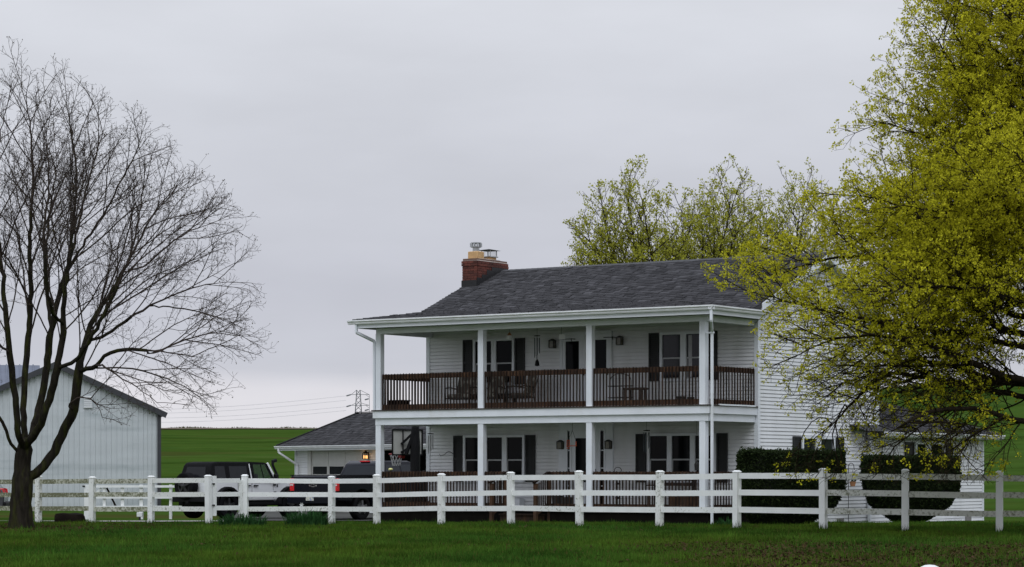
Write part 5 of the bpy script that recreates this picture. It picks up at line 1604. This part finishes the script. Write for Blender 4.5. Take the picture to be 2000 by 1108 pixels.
def leaf_clusters(name, C, per, size, cr, mat_, parent, cols, seed):
    """per small folded leaves round every point of C"""
    r = np.random.default_rng(seed); n = len(C)
    c = np.repeat(C, per, 0); m = len(c)
    d = r.normal(0, 1, (m, 3)); d /= np.linalg.norm(d, axis=1)[:, None]; d[:, 2] += .25
    d /= np.linalg.norm(d, axis=1)[:, None]
    base = c + d * cr * r.random((m, 1)) ** .6 * .8
    s = size * (.6 + .8 * r.random((m, 1)))
    a = np.cross(d, r.normal(0, 1, (m, 3))); a /= np.linalg.norm(a, axis=1)[:, None] + 1e-9
    nrm = np.cross(d, a)
    p0 = base; p1 = base + d * s * .55 + a * s * .42 + nrm * s * .12; p2 = base + d * s; p3 = base + d * s * .55 - a * s * .42 + nrm * s * .12
    V = np.stack([p0, p1, p2, p3], 1).reshape(-1, 3)
    i = np.arange(m) * 4
    Fq = np.stack([i, i + 1, i + 2, i + 3], 1)
    k1 = np.repeat(r.random((n, 1)), per, 0); k2 = r.random((m, 1))
    col = np.array(cols[0]) * (1 - k1) + np.array(cols[1]) * k1
    col = col * (.75 + .5 * k2)
    return big_mesh(name, V, Fq, 4, mat_, parent, col, kind='stuff')

# --- bare tree at left
TD = 55.0
def tp(px, py, dy=0.0):
    p = at(px, py, TD); return (p.x * (1 + dy / TD), TD + dy, CZ + (p.z - CZ) * (1 + dy / TD))
tb_ = at(42, 1045, TD)
lines = [
    (None, [tp(42, 1052), tp(41, 1000), tp(43, 950), tp(46, 905), tp(48, 860), tp(46, 800, .1), tp(48, 740, .2), tp(55, 660, .3), tp(60, 560, .3), tp(58, 460, .2), tp(64, 350, .2), tp(58, 240), tp(40, 160)]),
    ((0, .13), [tp(22, 868, -.2), tp(5, 825, -.4), tp(-30, 770, -.7), tp(-80, 700, -.9), tp(-140, 640, -1)]),
    ((0, .155), [tp(36, 850, -.5), tp(30, 790, -.7), tp(22, 720, -.9), tp(14, 640, -1.1), tp(5, 540, -1.2), tp(-8, 430, -1.3), tp(-5, 300, -1.2), tp(15, 200, -1)]),
    ((0, .17), [tp(62, 850, .5), tp(75, 800, .9), tp(88, 740, 1.1), tp(98, 660, 1.3), tp(120, 560, 1.4), tp(150, 460, 1.5), tp(172, 360, 1.4), tp(200, 260, 1.3), tp(215, 190, 1.2)]),
    ((0, .15), [tp(58, 862, -.3), tp(80, 830, -.6), tp(96, 780, -.8), tp(112, 720, -1.0), tp(122, 660, -1.0), tp(128, 560, -1.2), tp(140, 460, -1.4), tp(150, 360, -1.5), tp(140, 260, -1.4), tp(120, 170, -1.2)]),
    ((0, .115), [tp(72, 925, .1), tp(98, 895, .2), tp(120, 850, .2), tp(142, 800, .1), tp(153, 740, 0), tp(160, 690, 0), tp(185, 620, .2), tp(225, 560, .3), tp(262, 490, .5), tp(300, 420, .5), tp(340, 370, .6), tp(410, 325, .6)]),
    ((5, .42), [tp(180, 720, -.4), tp(215, 690, -.8), tp(270, 682, -1.0), tp(330, 690, -1.1), tp(390, 700, -1.1), tp(440, 722, -1.0), tp(480, 760, -.9)]),
    ((5, .50), [tp(200, 660, .6), tp(255, 620, 1.0), tp(320, 585, 1.3), tp(390, 560, 1.4), tp(460, 550, 1.3)]),
    ((4, .30), [tp(150, 700, -1.4), tp(190, 640, -1.8), tp(230, 560, -2.0), tp(260, 480, -2.1), tp(275, 400, -2.1), tp(285, 320, -2.0)]),
    ((5, .68), [tp(280, 520, .0), tp(340, 470, -.2), tp(400, 440, -.3), tp(455, 425, -.3)]),
    ((2, .35), [tp(-10, 660, -1.6), tp(-50, 560, -2), tp(-90, 450, -2.1), tp(-110, 330, -2)]),
    ((3, .35), [tp(100, 640, 2.0), tp(90, 540, 2.6), tp(95, 430, 2.8), tp(110, 320, 2.7), tp(100, 220, 2.4)]),
    ((5, .80), [tp(320, 395, 1.2), tp(365, 350, 1.6), tp(405, 300, 1.8)]),
    ((3, .6), [tp(150, 500, .6), tp(200, 420, .3), tp(250, 330, .0), tp(285, 260, -.2)]),
    ((4, .5), [tp(100, 600, -1.8), tp(85, 480, -2.4), tp(95, 350, -2.6), tp(85, 220, -2.4)]),
    ((6, .7), [tp(300, 690, -.6), tp(360, 665, -.2), tp(420, 650, .1), tp(470, 655, .2)]),
    ((6, .5), [tp(260, 720, -.4), tp(310, 735, -.1), tp(360, 755, .1), tp(400, 785, .2)]),
    ((6, .25), [tp(200, 715, -1.4), tp(240, 740, -1.8), tp(280, 765, -2.0), tp(320, 800, -2.1)]),
    ((7, .5), [tp(330, 600, 1.8), tp(390, 610, 2.2), tp(450, 625, 2.4)]),
    ((5, .36), [tp(135, 790, -.5), tp(160, 775, -.9), tp(190, 790, -1.1), tp(205, 830, -1.2)]),
]
nodes, par, lids = polyline_nodes(lines, .16)
table = [(2.0, 2.0), (2.5, 4.4), (3.0, 5.3), (3.7, 5.5), (4.6, 5.5), (5.6, 5.5), (6.6, 5.3), (7.6, 4.9), (8.3, 4.2), (9.0, 3.2), (9.8, 2.3), (10.4, 1.6), (10.9, .7)]
P, par, lev = ramify(nodes, par, lids, (tb_.x, TD, 1.8), envelope(tb_.x - .1, TD, table, .09),
    [LV(.30, .27, 40, .46, .75, 3.0, .16, .06, .36, .02, .002, trunk=.42), LV(.26, .155, 44, .46, .22, 1.2, .10, .11, .22, -.01, .0), LV(.15, .066, 48, .32, .11, .38, .07, .26, .08, .02, .0)], 5)
rad = pipe_radius(par, .0026, 2.50)
sc_ = .235 / rad[3]
rad = np.where(rad > .012, rad * np.interp(rad, [.010, .05, rad.max()], [1, 1.30, sc_]), rad)
zb2 = P[:, 2] - tz(tb_.x, TD)
flare = np.where(rad > .15, 1 + .32 * np.exp(-np.clip(zb2, 0, 9) / .25), 1); rad = rad * flare
tree = empty('bare_tree', (0, 0, 0), 0, 'bare winter tree with dark forked trunk at the left fence', 'tree')
tree.location = (tb_.x, TD, tz(tb_.x, TD)); Pl = P - np.array(tree.location)
limb_mesh('trunk', Pl, par, rad, rad > .035, 10, M['bark'], tree)
cr_ = limb_mesh('crown', Pl, par, rad, rad <= .035, 3, M['twig'], tree)
tips = np.setdiff1d(np.arange(len(P)), par)
tips = tips[RNG.random(len(tips)) < .45]
leaf_clusters('buds', Pl[tips], 2, .026, .016, M['leaf'], tree, ((.06, .045, .02), (.085, .07, .025)), 3)

# --- large maple at right, in young leaf
MD = 49.0
MX = 10.9
mg = tz(MX, MD)
def mp_(px, py, dy=0.0):
    p = at(px, py, MD); return (p.x * (1 + dy / MD), MD + dy, CZ + (p.z - CZ) * (1 + dy / MD))
lines = [
    (None, [(MX, MD, mg - .15), (MX - .05, MD, 1.2), (MX - .02, MD, 2.4), (MX + .05, MD, 3.4), (MX + .1, MD + .1, 4.6), (MX + .05, MD, 6.2), (MX - .1, MD - .1, 8.2), (MX, MD, 10.2), (MX + .05, MD, 12.4), (MX, MD, 14.2)]),
    ((0, .22), [mp_(1960, 735, -.5), mp_(1880, 700, -1), mp_(1790, 668, -1.4), mp_(1700, 655, -1.7), mp_(1620, 665, -1.9), mp_(1545, 700, -2.0), mp_(1500, 740, -2.0)]),
    ((0, .20), [mp_(1950, 745, .5), mp_(1860, 715, .9), mp_(1770, 705, 1.1), mp_(1690, 760, 1.0), mp_(1640, 815, .9), mp_(1590, 855, .8)]),
    ((0, .17), [mp_(1980, 820, -.6), mp_(1920, 802, -1.2), mp_(1850, 800, -1.6), mp_(1790, 815, -1.9), mp_(1730, 850, -2.0)]),
    ((0, .27), [mp_(1950, 640, .3), mp_(1880, 570, .6), mp_(1800, 520, .9), mp_(1700, 500, 1.2), mp_(1600, 510, 1.4), mp_(1500, 545, 1.4), mp_(1440, 570, 1.3)]),
    ((0, .30), [mp_(1950, 600, -.4), mp_(1880, 500, -.9), mp_(1800, 430, -1.3), mp_(1720, 390, -1.6), mp_(1640, 380, -1.8)]),
    ((0, .38), [mp_(1970, 500, .4), mp_(1910, 390, .8), mp_(1840, 300, 1.2), mp_(1770, 230, 1.4)]),
    ((0, .46), [mp_(1990, 400, -.4), mp_(1940, 270, -.9), mp_(1880, 160, -1.2), mp_(1820, 60, -1.4)]),
    ((0, .26), [(MX - .8, MD + 1.2, 5.0), (MX - 1.6, MD + 2.6, 6.4), (MX - 2.4, MD + 3.8, 7.2)]),
    ((0, .28), [(MX - .6, MD - 1.2, 5.2), (MX - 1.6, MD - 2.6, 6.3), (MX - 2.4, MD - 3.6, 6.8)]),
    ((0, .25), [(MX + 1.2, MD + .6, 4.9), (MX + 3, MD + 1.0, 5.8), (MX + 4.8, MD + 1.0, 6.2)]),
    ((0, .34), [(MX + 1.0, MD - .8, 6.4), (MX + 2.4, MD - 1.8, 8.0), (MX + 3.4, MD - 2.2, 9.0)]),
    ((0, .42), [(MX - .2, MD + 1.4, 8.2), (MX - 1.0, MD + 2.4, 9.8), (MX - 1.3, MD + 2.8, 11.2)]),
    ((2, .7), [mp_(1600, 815, .6), mp_(1560, 862, .4), mp_(1540, 905, .2)]),
    ((3, .6), [mp_(1790, 838, -1.6), mp_(1745, 872, -1.5), mp_(1725, 905, -1.4)]),
    ((3, .4), [mp_(1880, 830, -1.4), mp_(1850, 865, -1.6), mp_(1845, 900, -1.7)]),
    ((2, .55), [mp_(1650, 790, 1.0), mp_(1625, 850, 1.1), mp_(1640, 900, 1.0)]),
    ((0, .19), [(MX - 1.6, MD + 1.0, 3.0), (MX - 3.2, MD + 2.0, 3.3), (MX - 4.6, MD + 2.6, 2.9)]),
]
table = [(1.2, 5.4), (2.2, 5.6), (2.9, 6.1), (4.0, 6.5), (5.2, 6.6), (6.2, 6.4), (7.0, 5.7), (7.8, 5.0), (8.8, 4.3), (9.8, 3.8), (11, 3.3), (12.5, 2.5), (14, 1.7), (15, .7)]
lr = random.Random(19); tz_ = [q_[0] for q_ in table]; tr_ = [q_[1] for q_ in table]
for k in range(44):
    z0 = 2.6 + 10.2 * (k / 44) ** 1.0; az = 2.4 * k + lr.uniform(-.3, .3); el = lr.uniform(.30, .75) if k > 8 else lr.uniform(.1, .45)
    z1 = z0 + 1.2; R_ = float(np.interp(min(z1 + 1.0, 14.6), tz_, tr_)) * lr.uniform(.75, .98)
    p = Vector((MX, MD, z0)); d = Vector((math.cos(az) * math.cos(el), math.sin(az) * math.cos(el), math.sin(el))); pts = []
    for q_ in range(4):
        p = p + d * (R_ / 3.6); d = (d + Vector((lr.gauss(0, .10), lr.gauss(0, .10), lr.gauss(-.06, .08)))).normalized(); pts.append(tuple(p))
    lines.append(((0, .3), pts))
nodes, par, lids = polyline_nodes(lines, .2, envelope(MX, MD, [(z, R_ * .95) for z, R_ in table], .10, 1.0))
P, par, lev = ramify(nodes, par, lids, (MX, MD, 3.0), envelope(MX, MD, table, .10, 1.0),
    [LV(.06, .21, 48, .40, .60, 2.2, .2, .06, .30, .0, -.004, trunk=.30), LV(.12, .15, 46, .48, .20, 1.1, .13, .09, .22, .0, -.006), LV(.15, .115, 46, .34, .12, .36, .09, .15, .15, .08, .0)], 9)
print('maple nodes', len(P))
rad = pipe_radius(par, .0036, 2.42)
rad = np.where(rad > .02, rad * np.interp(rad, [.02, rad.max()], [1, .29 / rad.max()]), rad)
maple = empty('maple_tree', (MX, MD, mg), 0, 'big spreading maple in yellow green spring leaf at right', 'tree')
Pl = P - np.array(maple.location)
limb_mesh('trunk', Pl, par, rad, rad > .035, 9, M['bark2'], maple)
limb_mesh('branches', Pl, par, rad, rad <= .035, 3, M['twig2'], maple)
rr = np.random.default_rng(31)
thin = np.where((lev >= 3) & (P[:, 2] > 1.1))[0]
tipm = np.zeros(len(P), bool); tipm[np.setdiff1d(np.arange(len(P)), par)] = True
zrel = P[thin, 2]
dens = np.interp(zrel, [1.5, 3.4, 4.6, 6.0, 8], [.03, .06, .27, .40, .38]) * np.where(zrel > 3.2, np.interp(P[thin, 0], [MX - 4, MX - 2.2, MX + .6, MX + 1.6], [1, 1.5, 1.3, .4]), 1)  # out-of-view right side thinned so more light reaches the fence
pick = thin[(rr.random(len(thin)) < dens) | (tipm[thin] & (rr.random(len(thin)) < np.interp(zrel, [1.5, 3.4, 4.6, 6], [.15, .32, .80, .9])))]
C_ = Pl[pick] + rr.normal(0, .035, (len(pick), 3))
LEAFN = len(C_)
leaf_clusters('crown', C_, 12, .040, .055, M['leaf'], maple, ((.37, .36, .012), (.62, .59, .036)), 12)

# --- lighter trees behind the ridge
def back_tree(name, px, dist, table, limbs, n_att, seed, label, dens, stems):
    x0 = (px - CX) / F * dist; g0 = tz(x0, dist); r = np.random.default_rng(seed)
    lines = [(None, [(x0, dist, g0 - .2), (x0 + .1, dist, g0 + 2.5), (x0, dist, g0 + 4.5), (x0 + .2, dist, g0 + 7), (x0 + .1, dist, g0 + 12)])]
    for a, e, ln in limbs:
        p = np.array([x0, dist, g0 + 3.5]); v = np.array([math.cos(a) * math.cos(e), math.sin(a) * math.cos(e), math.sin(e)]); pts = []
        for s in range(5):
            p = p + v * ln / 5; v = v + np.array([0, 0, .05]) + r.normal(0, .08, 3); v /= np.linalg.norm(v); pts.append(tuple(p))
        lines.append(((0, .25 + .2 * r.random()), pts))
    nodes, par, lids = polyline_nodes(lines, .3, envelope(x0, dist, [(z + g0, R_ * .88) for z, R_ in table], .10, seed))
    P, par, lev = ramify(nodes, par, lids, (x0, dist, g0 + 3.0), envelope(x0, dist, [(z + g0, R_) for z, R_ in table], .10, seed),
        [LV(.18, .28, 54, .42, .9, 3.4, .28, .05, .36, .02, .010, trunk=.3), LV(.14, .32, 44, .48, .25, 1.6, .18, .09, .28, .03, .008), LV(.15, .22, 38, .34, .16, .6, .13, .12, .25, .12, .02)], seed)
    rad = pipe_radius(par, .0055, 2.40); rad = rad * np.interp(rad, [.02, rad.max()], [1, max(1, .24 / rad.max())])
    t = empty(name, (x0, dist, g0), 0, label, 'tree'); Pl = P - np.array(t.location)
    limb_mesh('trunk', Pl, par, rad, rad > .04, 7, M['bark2'], t)
    limb_mesh('branches', Pl, par, rad, rad <= .04, 3, M['twig2'], t)
    thin = np.where((lev >= 3) & (P[:, 2] > g0 + 3))[0]
    pick = thin[r.random(len(thin)) < dens]
    leaf_clusters('crown', Pl[pick] + r.normal(0, .06, (len(pick), 3)), 7, .075, .085, M['leaf'], t, ((.30, .31, .030), (.44, .44, .06)), seed + 3)
    return t
L1_ = [(math.pi * u, e, l) for u, e, l in ((1.0, .92, 10.5), (.85, 1.08, 11), (1.15, .98, 10.5), (.1, .95, 10.2), (-.15, 1.12, 11), (.5, 1.05, 10), (1.5, 1.05, 10), (.95, .70, 9.6), (.02, .76, 9.2), (1.05, 1.27, 11.4), (.05, 1.3, 11.2), (1.9, .9, 10), (1.03, .80, 9.4), (.98, 1.16, 11), (1.3, 1.15, 10.6), (.3, 1.0, 10.2), (.75, .9, 10), (1.7, 1.2, 10.8), (.2, 1.2, 11), (1.1, .62, 8.6), (.92, 1.02, 10.8))]
back_tree('leafing_tree', 1328, 96, [(2.5, 3.0), (4.5, 4.6), (6.0, 5.1), (8.2, 5.2), (9.6, 4.9), (11, 4.5), (12.4, 3.8), (13.6, 2.6), (14.4, 1.0)], L1_, 4600, 41, 'loose pale green tree rising behind the middle of the roof ridge', .58, 3)
back_tree('leafing_tree', 1492, 99, [(2.5, 2.6), (4.5, 3.4), (6.0, 3.8), (8.5, 4.1), (10.5, 4.1), (12.4, 3.4), (13.8, 2.2), (14.8, .8)], L1_, 3800, 57, 'loose pale green tree behind the roof ridge beside the big maple', .58, 3)

# ------------------------------------------------------------------ clipped hedges
def hedge(name, px0, px1, ytop, ybot, d, depth, label, seed, taper_l, taper_r):
    """vase-shaped clipped bush: dark core plus many small leaves over its faces"""
    xa_, xb_ = (px0 - CX) / F * d, (px1 - CX) / F * d; g0 = tz((xa_ + xb_) / 2, d)
    zt2 = CZ - (ytop - HY) / F * d; cx = (xa_ + xb_) / 2; hw2 = (xb_ - xa_) / 2; H = zt2 - g0
    r = np.random.default_rng(seed)
    def ext(u):          # u: 0 ground, 1 top -> left and right x, half depth
        f = np.interp(u, [0, .12, .28, .5, .75, 1], [.25, .5, .82, .96, 1.0, .98])
        lf = 1 - (1 - f) * taper_l; rf_ = 1 - (1 - f) * taper_r
        return -hw2 * lf, hw2 * rf_, depth / 2 * f
    t = empty(name, (cx, d, g0), HA, label, 'hedge')
    ca, sa = math.cos(-HA), math.sin(-HA)
    core = MB(); us = np.linspace(0, 1, 9); n_ = 20; rings = []
    for u in us:
        a, b, dd = ext(u); ring = []
        for k in range(n_):
            th = 2 * math.pi * k / n_; c, s = math.cos(th), math.sin(th); rr_ = (abs(c) ** 5 + abs(s) ** 5) ** -.2
            x = ((a + b) / 2 + (b - a) / 2 * c * rr_ * .93); y = dd * s * rr_ * .93
            ring.append((x, y, u * (H - .04)))
        rings.append(ring)
    for ring in rings: core.v += ring
    for i in range(len(us) - 1):
        for k in range(n_): core.f.append((i * n_ + k, i * n_ + (k + 1) % n_, (i + 1) * n_ + (k + 1) % n_, (i + 1) * n_ + k))
    core.f.append(tuple((len(us) - 1) * n_ + k for k in range(n_)))
    core.v = [(x * ca - y * sa, x * sa + y * ca, z) for x, y, z in core.v]
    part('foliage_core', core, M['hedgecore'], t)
    n = 15000; pts = []
    u = r.random(n) ** .8; a, b, dd = ext(u); th = r.uniform(0, 2 * np.pi, n); c, s = np.cos(th), np.sin(th); rr_ = (np.abs(c) ** 5 + np.abs(s) ** 5) ** -.2
    wob = 1 + .025 * np.sin(7 * th + 9 * u) + r.normal(0, .012, n)
    x = (a + b) / 2 + (b - a) / 2 * c * rr_ * wob; y = dd * s * rr_ * wob; z = u * H
    m = 5000; ut = r.random(m); a1, b1, d1 = ext(np.ones(m)); x2 = a1 + (b1 - a1) * ut; y2 = (r.random(m) * 2 - 1) * d1; z2 = H + r.normal(-.01, .022, m) + .02 * np.sin(x2 * 5)
    X = np.concatenate([x, x2]); Y = np.concatenate([y, y2]); Z = np.concatenate([z, z2])
    Pt = np.stack([X * ca - Y * sa, X * sa + Y * ca, Z], 1)
    leaf_clusters('leaves', Pt, 3, .045, .04, M['hedge'], t, ((.007, .012, .005), (.030, .046, .014)), seed + 1)
    ks = r.integers(0, len(Pt), 260); ks = ks[Pt[ks, 2] > H * .55]
    leaf_clusters('shoots', Pt[ks] * [1.03, 1.03, 1.0] + [0, 0, .05], 7, .05, .07, M['hedge'], t, ((.014, .026, .008), (.032, .05, .014)), seed + 2)
    part('stem', MB().tube([(0, 0, -.1), (.05, 0, .3)], .07, 7), M['bark2'], t)
    return t
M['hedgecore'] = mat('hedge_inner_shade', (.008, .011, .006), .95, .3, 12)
hedge('clipped_hedge', 1447, 1645, 885, 1016, 63.2, 1.5, 'broad dark clipped hedge before the front corner of the house', 71, .35, 1.0)
hedge('clipped_hedge', 1689, 1868, 895, 1016, 69.5, 1.6, 'dark vase shaped clipped hedge before the side wing window', 83, 1.0, 1.1)
# shepherd's hook with hanging basket
p = at(1657, 1012, 66.0); g0 = tz(p.x, p.y)
t = empty('shepherd_hook', (p.x, p.y, g0), 0, "thin dark shepherd's hook standing between the two hedges", 'plant hook')
zt3 = CZ - (904 - HY) / F * 66 - g0
pts = [(0, 0, -.1), (0, 0, zt3 - .14)] + [(.075 - .075 * math.cos(a), 0, zt3 - .12 + .11 * math.sin(a)) for a in np.linspace(.2, math.pi, 8)] + [(.16, 0, zt3 - .2)]
part('rod', MB().tube(pts, .010, 5), M['iron'], t)
p2 = at(1667, 945, 66.0)
t = empty('hanging_basket', (p2.x - .02, 66.0, p2.z), 0, 'small terracotta flower pot hanging from the hook', 'flower pot')
part('pot', MB().lathe([(0, -.07), (.06, -.07), (.09, .06), (.08, .06), (0, .04)], n=12), M['terracotta'], t)
hw3 = MB()
for sx in (-.08, .08): hw3.tube([(sx, 0, .06), (0, 0, zt3 + g0 - .2 - p2.z)], .004, 4)
part('hanger', hw3, M['iron'], t)
leaf_clusters('plant', np.array([[RND.uniform(-.08, .08), RND.uniform(-.08, .08), .08 + RND.random() * .06] for _ in range(14)]), 5, .05, .05, M['hedge'], t, ((.02, .03, .01), (.03, .05, .015)), 5)

# ------------------------------------------------------------------ daffodil clumps by the fence
def leaf_clump(label, px, py, d, w, h, n, seed, flowers=()):
    p = at(px, py, d); g0 = tz(p.x, d); r = random.Random(seed)
    t = empty('daffodil_clump', (p.x, d, g0), 0, label, 'plant', 'leafy clumps at the fence')
    V, Q, C = [], [], []
    for k in range(n):
        a = r.uniform(0, 2 * math.pi); q = w / 2 * math.sqrt(r.random()); bx_, by_ = q * math.cos(a), q * .6 * math.sin(a)
        hh = h * (.55 + .5 * r.random()) * (1 - .3 * q / (w / 2)); lean = Vector((math.cos(a), math.sin(a), 0)) * (.10 + .35 * r.random()) * hh + Vector((r.uniform(-.08, .08), r.uniform(-.08, .08), 0))
        wd = .011 + .007 * r.random(); sd_ = Vector((-math.sin(a + r.uniform(-1, 1)), math.cos(a), 0)).normalized() * wd
        b = Vector((bx_, by_, 0)); i = len(V); droop = r.random() < .3
        for u in (0, .4, .75, 1):
            c = b + lean * (u ** 1.7) + Vector((0, 0, hh * (u if not droop else u - .35 * u ** 3)))
            ww_ = sd_ * (1 - .85 * u ** 3); V += [tuple(c - ww_), tuple(c + ww_)]
        g = .6 + .7 * r.random(); cc = (.034 * g, .092 * g, .030 * g)
        for s in range(3): Q.append((i + 2 * s, i + 2 * s + 1, i + 2 * s + 3, i + 2 * s + 2)); C.append(cc)
    big_mesh('leaves', np.array(V), np.array(Q), 4, M['grass'], t, np.array(C), kind='stuff')
    for fx, fz_ in flowers:
        f = MB()
        for k in range(6):
            a = k * math.pi / 3; f.poly([(fx, -.05, fz_), (fx + .035 * math.cos(a - .4), -.06, fz_ + .035 * math.sin(a - .4)), (fx + .055 * math.cos(a), -.065, fz_ + .055 * math.sin(a)), (fx + .035 * math.cos(a + .4), -.06, fz_ + .035 * math.sin(a + .4))])
        f.tube([(fx, -.05, 0), (fx, -.05, fz_)], .006, 4)
        part('flower', f, M['white'], t, fix=False)
    return t
leaf_clump('tall leafy clump with one white bloom in front of the pickup truck', 599, 1030, 60.5, 1.05, .50, 520, 5, [(-.12, .55)])
leaf_clump('lower leafy clump spreading at the foot of the gate post', 474, 1040, 59.6, 1.15, .40, 460, 6)
leaf_clump('small grassy tuft beside the left hedge behind the fence', 1418, 1012, 61.5, .5, .28, 90, 9)

# ------------------------------------------------------------------ grass and dead leaves
def scatter_xy(n, r, y0, y1, margin=1.12):
    y = y0 * (y1 / y0) ** r.random(n)
    x = (r.random(n) * 2 - 1) * (1000 / F) * y * margin
    return x, y
r = np.random.default_rng(77)
n = 430000
x, y = scatter_xy(n, r, 29, 68)
s = soil_amount(x, y)
cl = .5 + .5 * np.sin(x * 2.3 + np.sin(y * 1.7)) * np.sin(y * 1.9 + .5 * np.sin(x * 1.1))
keep = (r.random(n) > s * .70) & (r.random(n) < .55 + .45 * cl)
# nothing grows on the house's footprint
lx_ = (x - HO.x) * EX.x + (y - HO.y) * EX.y; ly_ = (x - HO.x) * EY.x + (y - HO.y) * EY.y
keep &= ~((lx_ > XL - .1) & (lx_ < .05) & (ly_ > -.02))
x, y, s, cl = x[keep], y[keep], s[keep], cl[keep]; m = len(x); z = terrain(x, y)
tuf = np.clip(np.sin(x * 5.1 + 2 * np.sin(y * 2.3)) * np.sin(y * 3.3 + 1.5 * np.sin(x * 2.9)) , 0, 1)
h = (.030 + .050 * r.random(m)) * (.7 + .6 * cl) * (1 + .9 * tuf ** 2); a = r.uniform(0, 2 * np.pi, m); w = .005 + .006 * r.random(m)
lean = r.normal(0, .028, (m, 2))
V = np.empty((m, 3, 3)); V[:, 0] = np.stack([x - w * np.cos(a), y - w * np.sin(a), z - .01], 1); V[:, 1] = np.stack([x + w * np.cos(a), y + w * np.sin(a), z - .01], 1); V[:, 2] = np.stack([x + lean[:, 0], y + lean[:, 1], z + h], 1)
pn = np.sin(x * 1.9 + 1.3 * np.sin(y * .9 + x * .4)) * np.sin(y * .95 + 1.7 * np.sin(x * .7)); g = 1.25 * (.62 + .7 * r.random(m)) * (1 + .30 * pn + .25 * tuf); dry = r.random(m) < .05 + .12 * s
pt = .5 + .5 * np.sin(x * .8 + 1.7 * np.sin(y * .23)) * np.sin(y * .31 + x * .2)
col = np.stack([(.029 + .024 * pt) * g, (.074 + .018 * pt) * g, .011 * g], 1); col[dry] = np.array([.085, .070, .022])
pf_ = np.array([((px - CX) / F * d, d) for px, d in FENCE_L + FENCE_R]); nt2 = 110
bx2 = np.repeat(pf_, nt2, 0) + r.normal(0, .085, (len(pf_) * nt2, 2)); m2 = len(bx2); zb3 = terrain(bx2[:, 0], bx2[:, 1])
h2 = .07 + .13 * r.random(m2); a2 = r.uniform(0, 2 * np.pi, m2); l2 = r.normal(0, .045, (m2, 2)); V2 = np.empty((m2, 3, 3))
V2[:, 0] = np.stack([bx2[:, 0] - .007 * np.cos(a2), bx2[:, 1] - .007 * np.sin(a2), zb3 - .01], 1); V2[:, 1] = np.stack([bx2[:, 0] + .007 * np.cos(a2), bx2[:, 1] + .007 * np.sin(a2), zb3 - .01], 1); V2[:, 2] = np.stack([bx2[:, 0] + l2[:, 0], bx2[:, 1] + l2[:, 1], zb3 + h2], 1)
V = np.concatenate([V, V2]); col = np.concatenate([col, np.array([.030, .062, .012]) * (.6 + .7 * r.random((m2, 1)))]); m = m + m2
big_mesh('grass', V.reshape(-1, 3), np.arange(3 * m).reshape(-1, 3), 3, M['grass'], None, col, kind='stuff')
n = 90000
x, y = scatter_xy(n, r, 29, 64)
s = soil_amount(x, y); keep = r.random(n) < s * .50 + .012
x, y = x[keep], y[keep]; m = len(x); z = terrain(x, y) + .004 + .03 * r.random(m)
d = r.normal(0, 1, (m, 3)); d[:, 2] *= .35; d /= np.linalg.norm(d, axis=1)[:, None]; b = np.cross(d, r.normal(0, 1, (m, 3)) * [.4, .4, 1]); b /= np.linalg.norm(b, axis=1)[:, None]
sz = (.018 + .03 * r.random(m))[:, None]; c = np.stack([x, y, z], 1)
V = np.stack([c - d * sz, c + b * sz * .6, c + d * sz, c - b * sz * .6], 1).reshape(-1, 3)
k = r.random((m, 1)); col = np.array([.036, .023, .013]) * (1 - k) + np.array([.078, .050, .029]) * k
big_mesh('dead_leaves', V, np.arange(4 * m).reshape(-1, 4), 4, M['litter'], None, col, kind='stuff')
n = 9000
x = r.uniform(-46, 48, n); y = 251 + 14 * r.random(n); x = np.where(np.sin(x * .7) + .5 * np.sin(x * 2.3) > -.4, x, x + 3.1 * r.random(n)); z = terrain(x, y)
h = (.06 + .15 * r.random(n) ** 2) * np.clip(1 + .6 * np.sin(x * .9) * np.sin(x * .31), .3, 2); w = .03 + .05 * r.random(n)
V = np.empty((n, 3, 3)); V[:, 0] = np.stack([x - w, y, z - .05], 1); V[:, 1] = np.stack([x + w, y, z - .05], 1); V[:, 2] = np.stack([x + r.normal(0, .05, n), y, z + h], 1)
k = r.random((n, 1)); col = np.array([.045, .060, .014]) * (1 - k) + np.array([.095, .070, .035]) * k
big_mesh('field_weeds', V.reshape(-1, 3), np.arange(3 * n).reshape(-1, 3), 3, M['grass'], None, col, kind='stuff')
print('LEAF CLUSTERS', LEAFN, 'tris', sum(len(o.data.polygons) for o in SC.objects if o.type == 'MESH'))
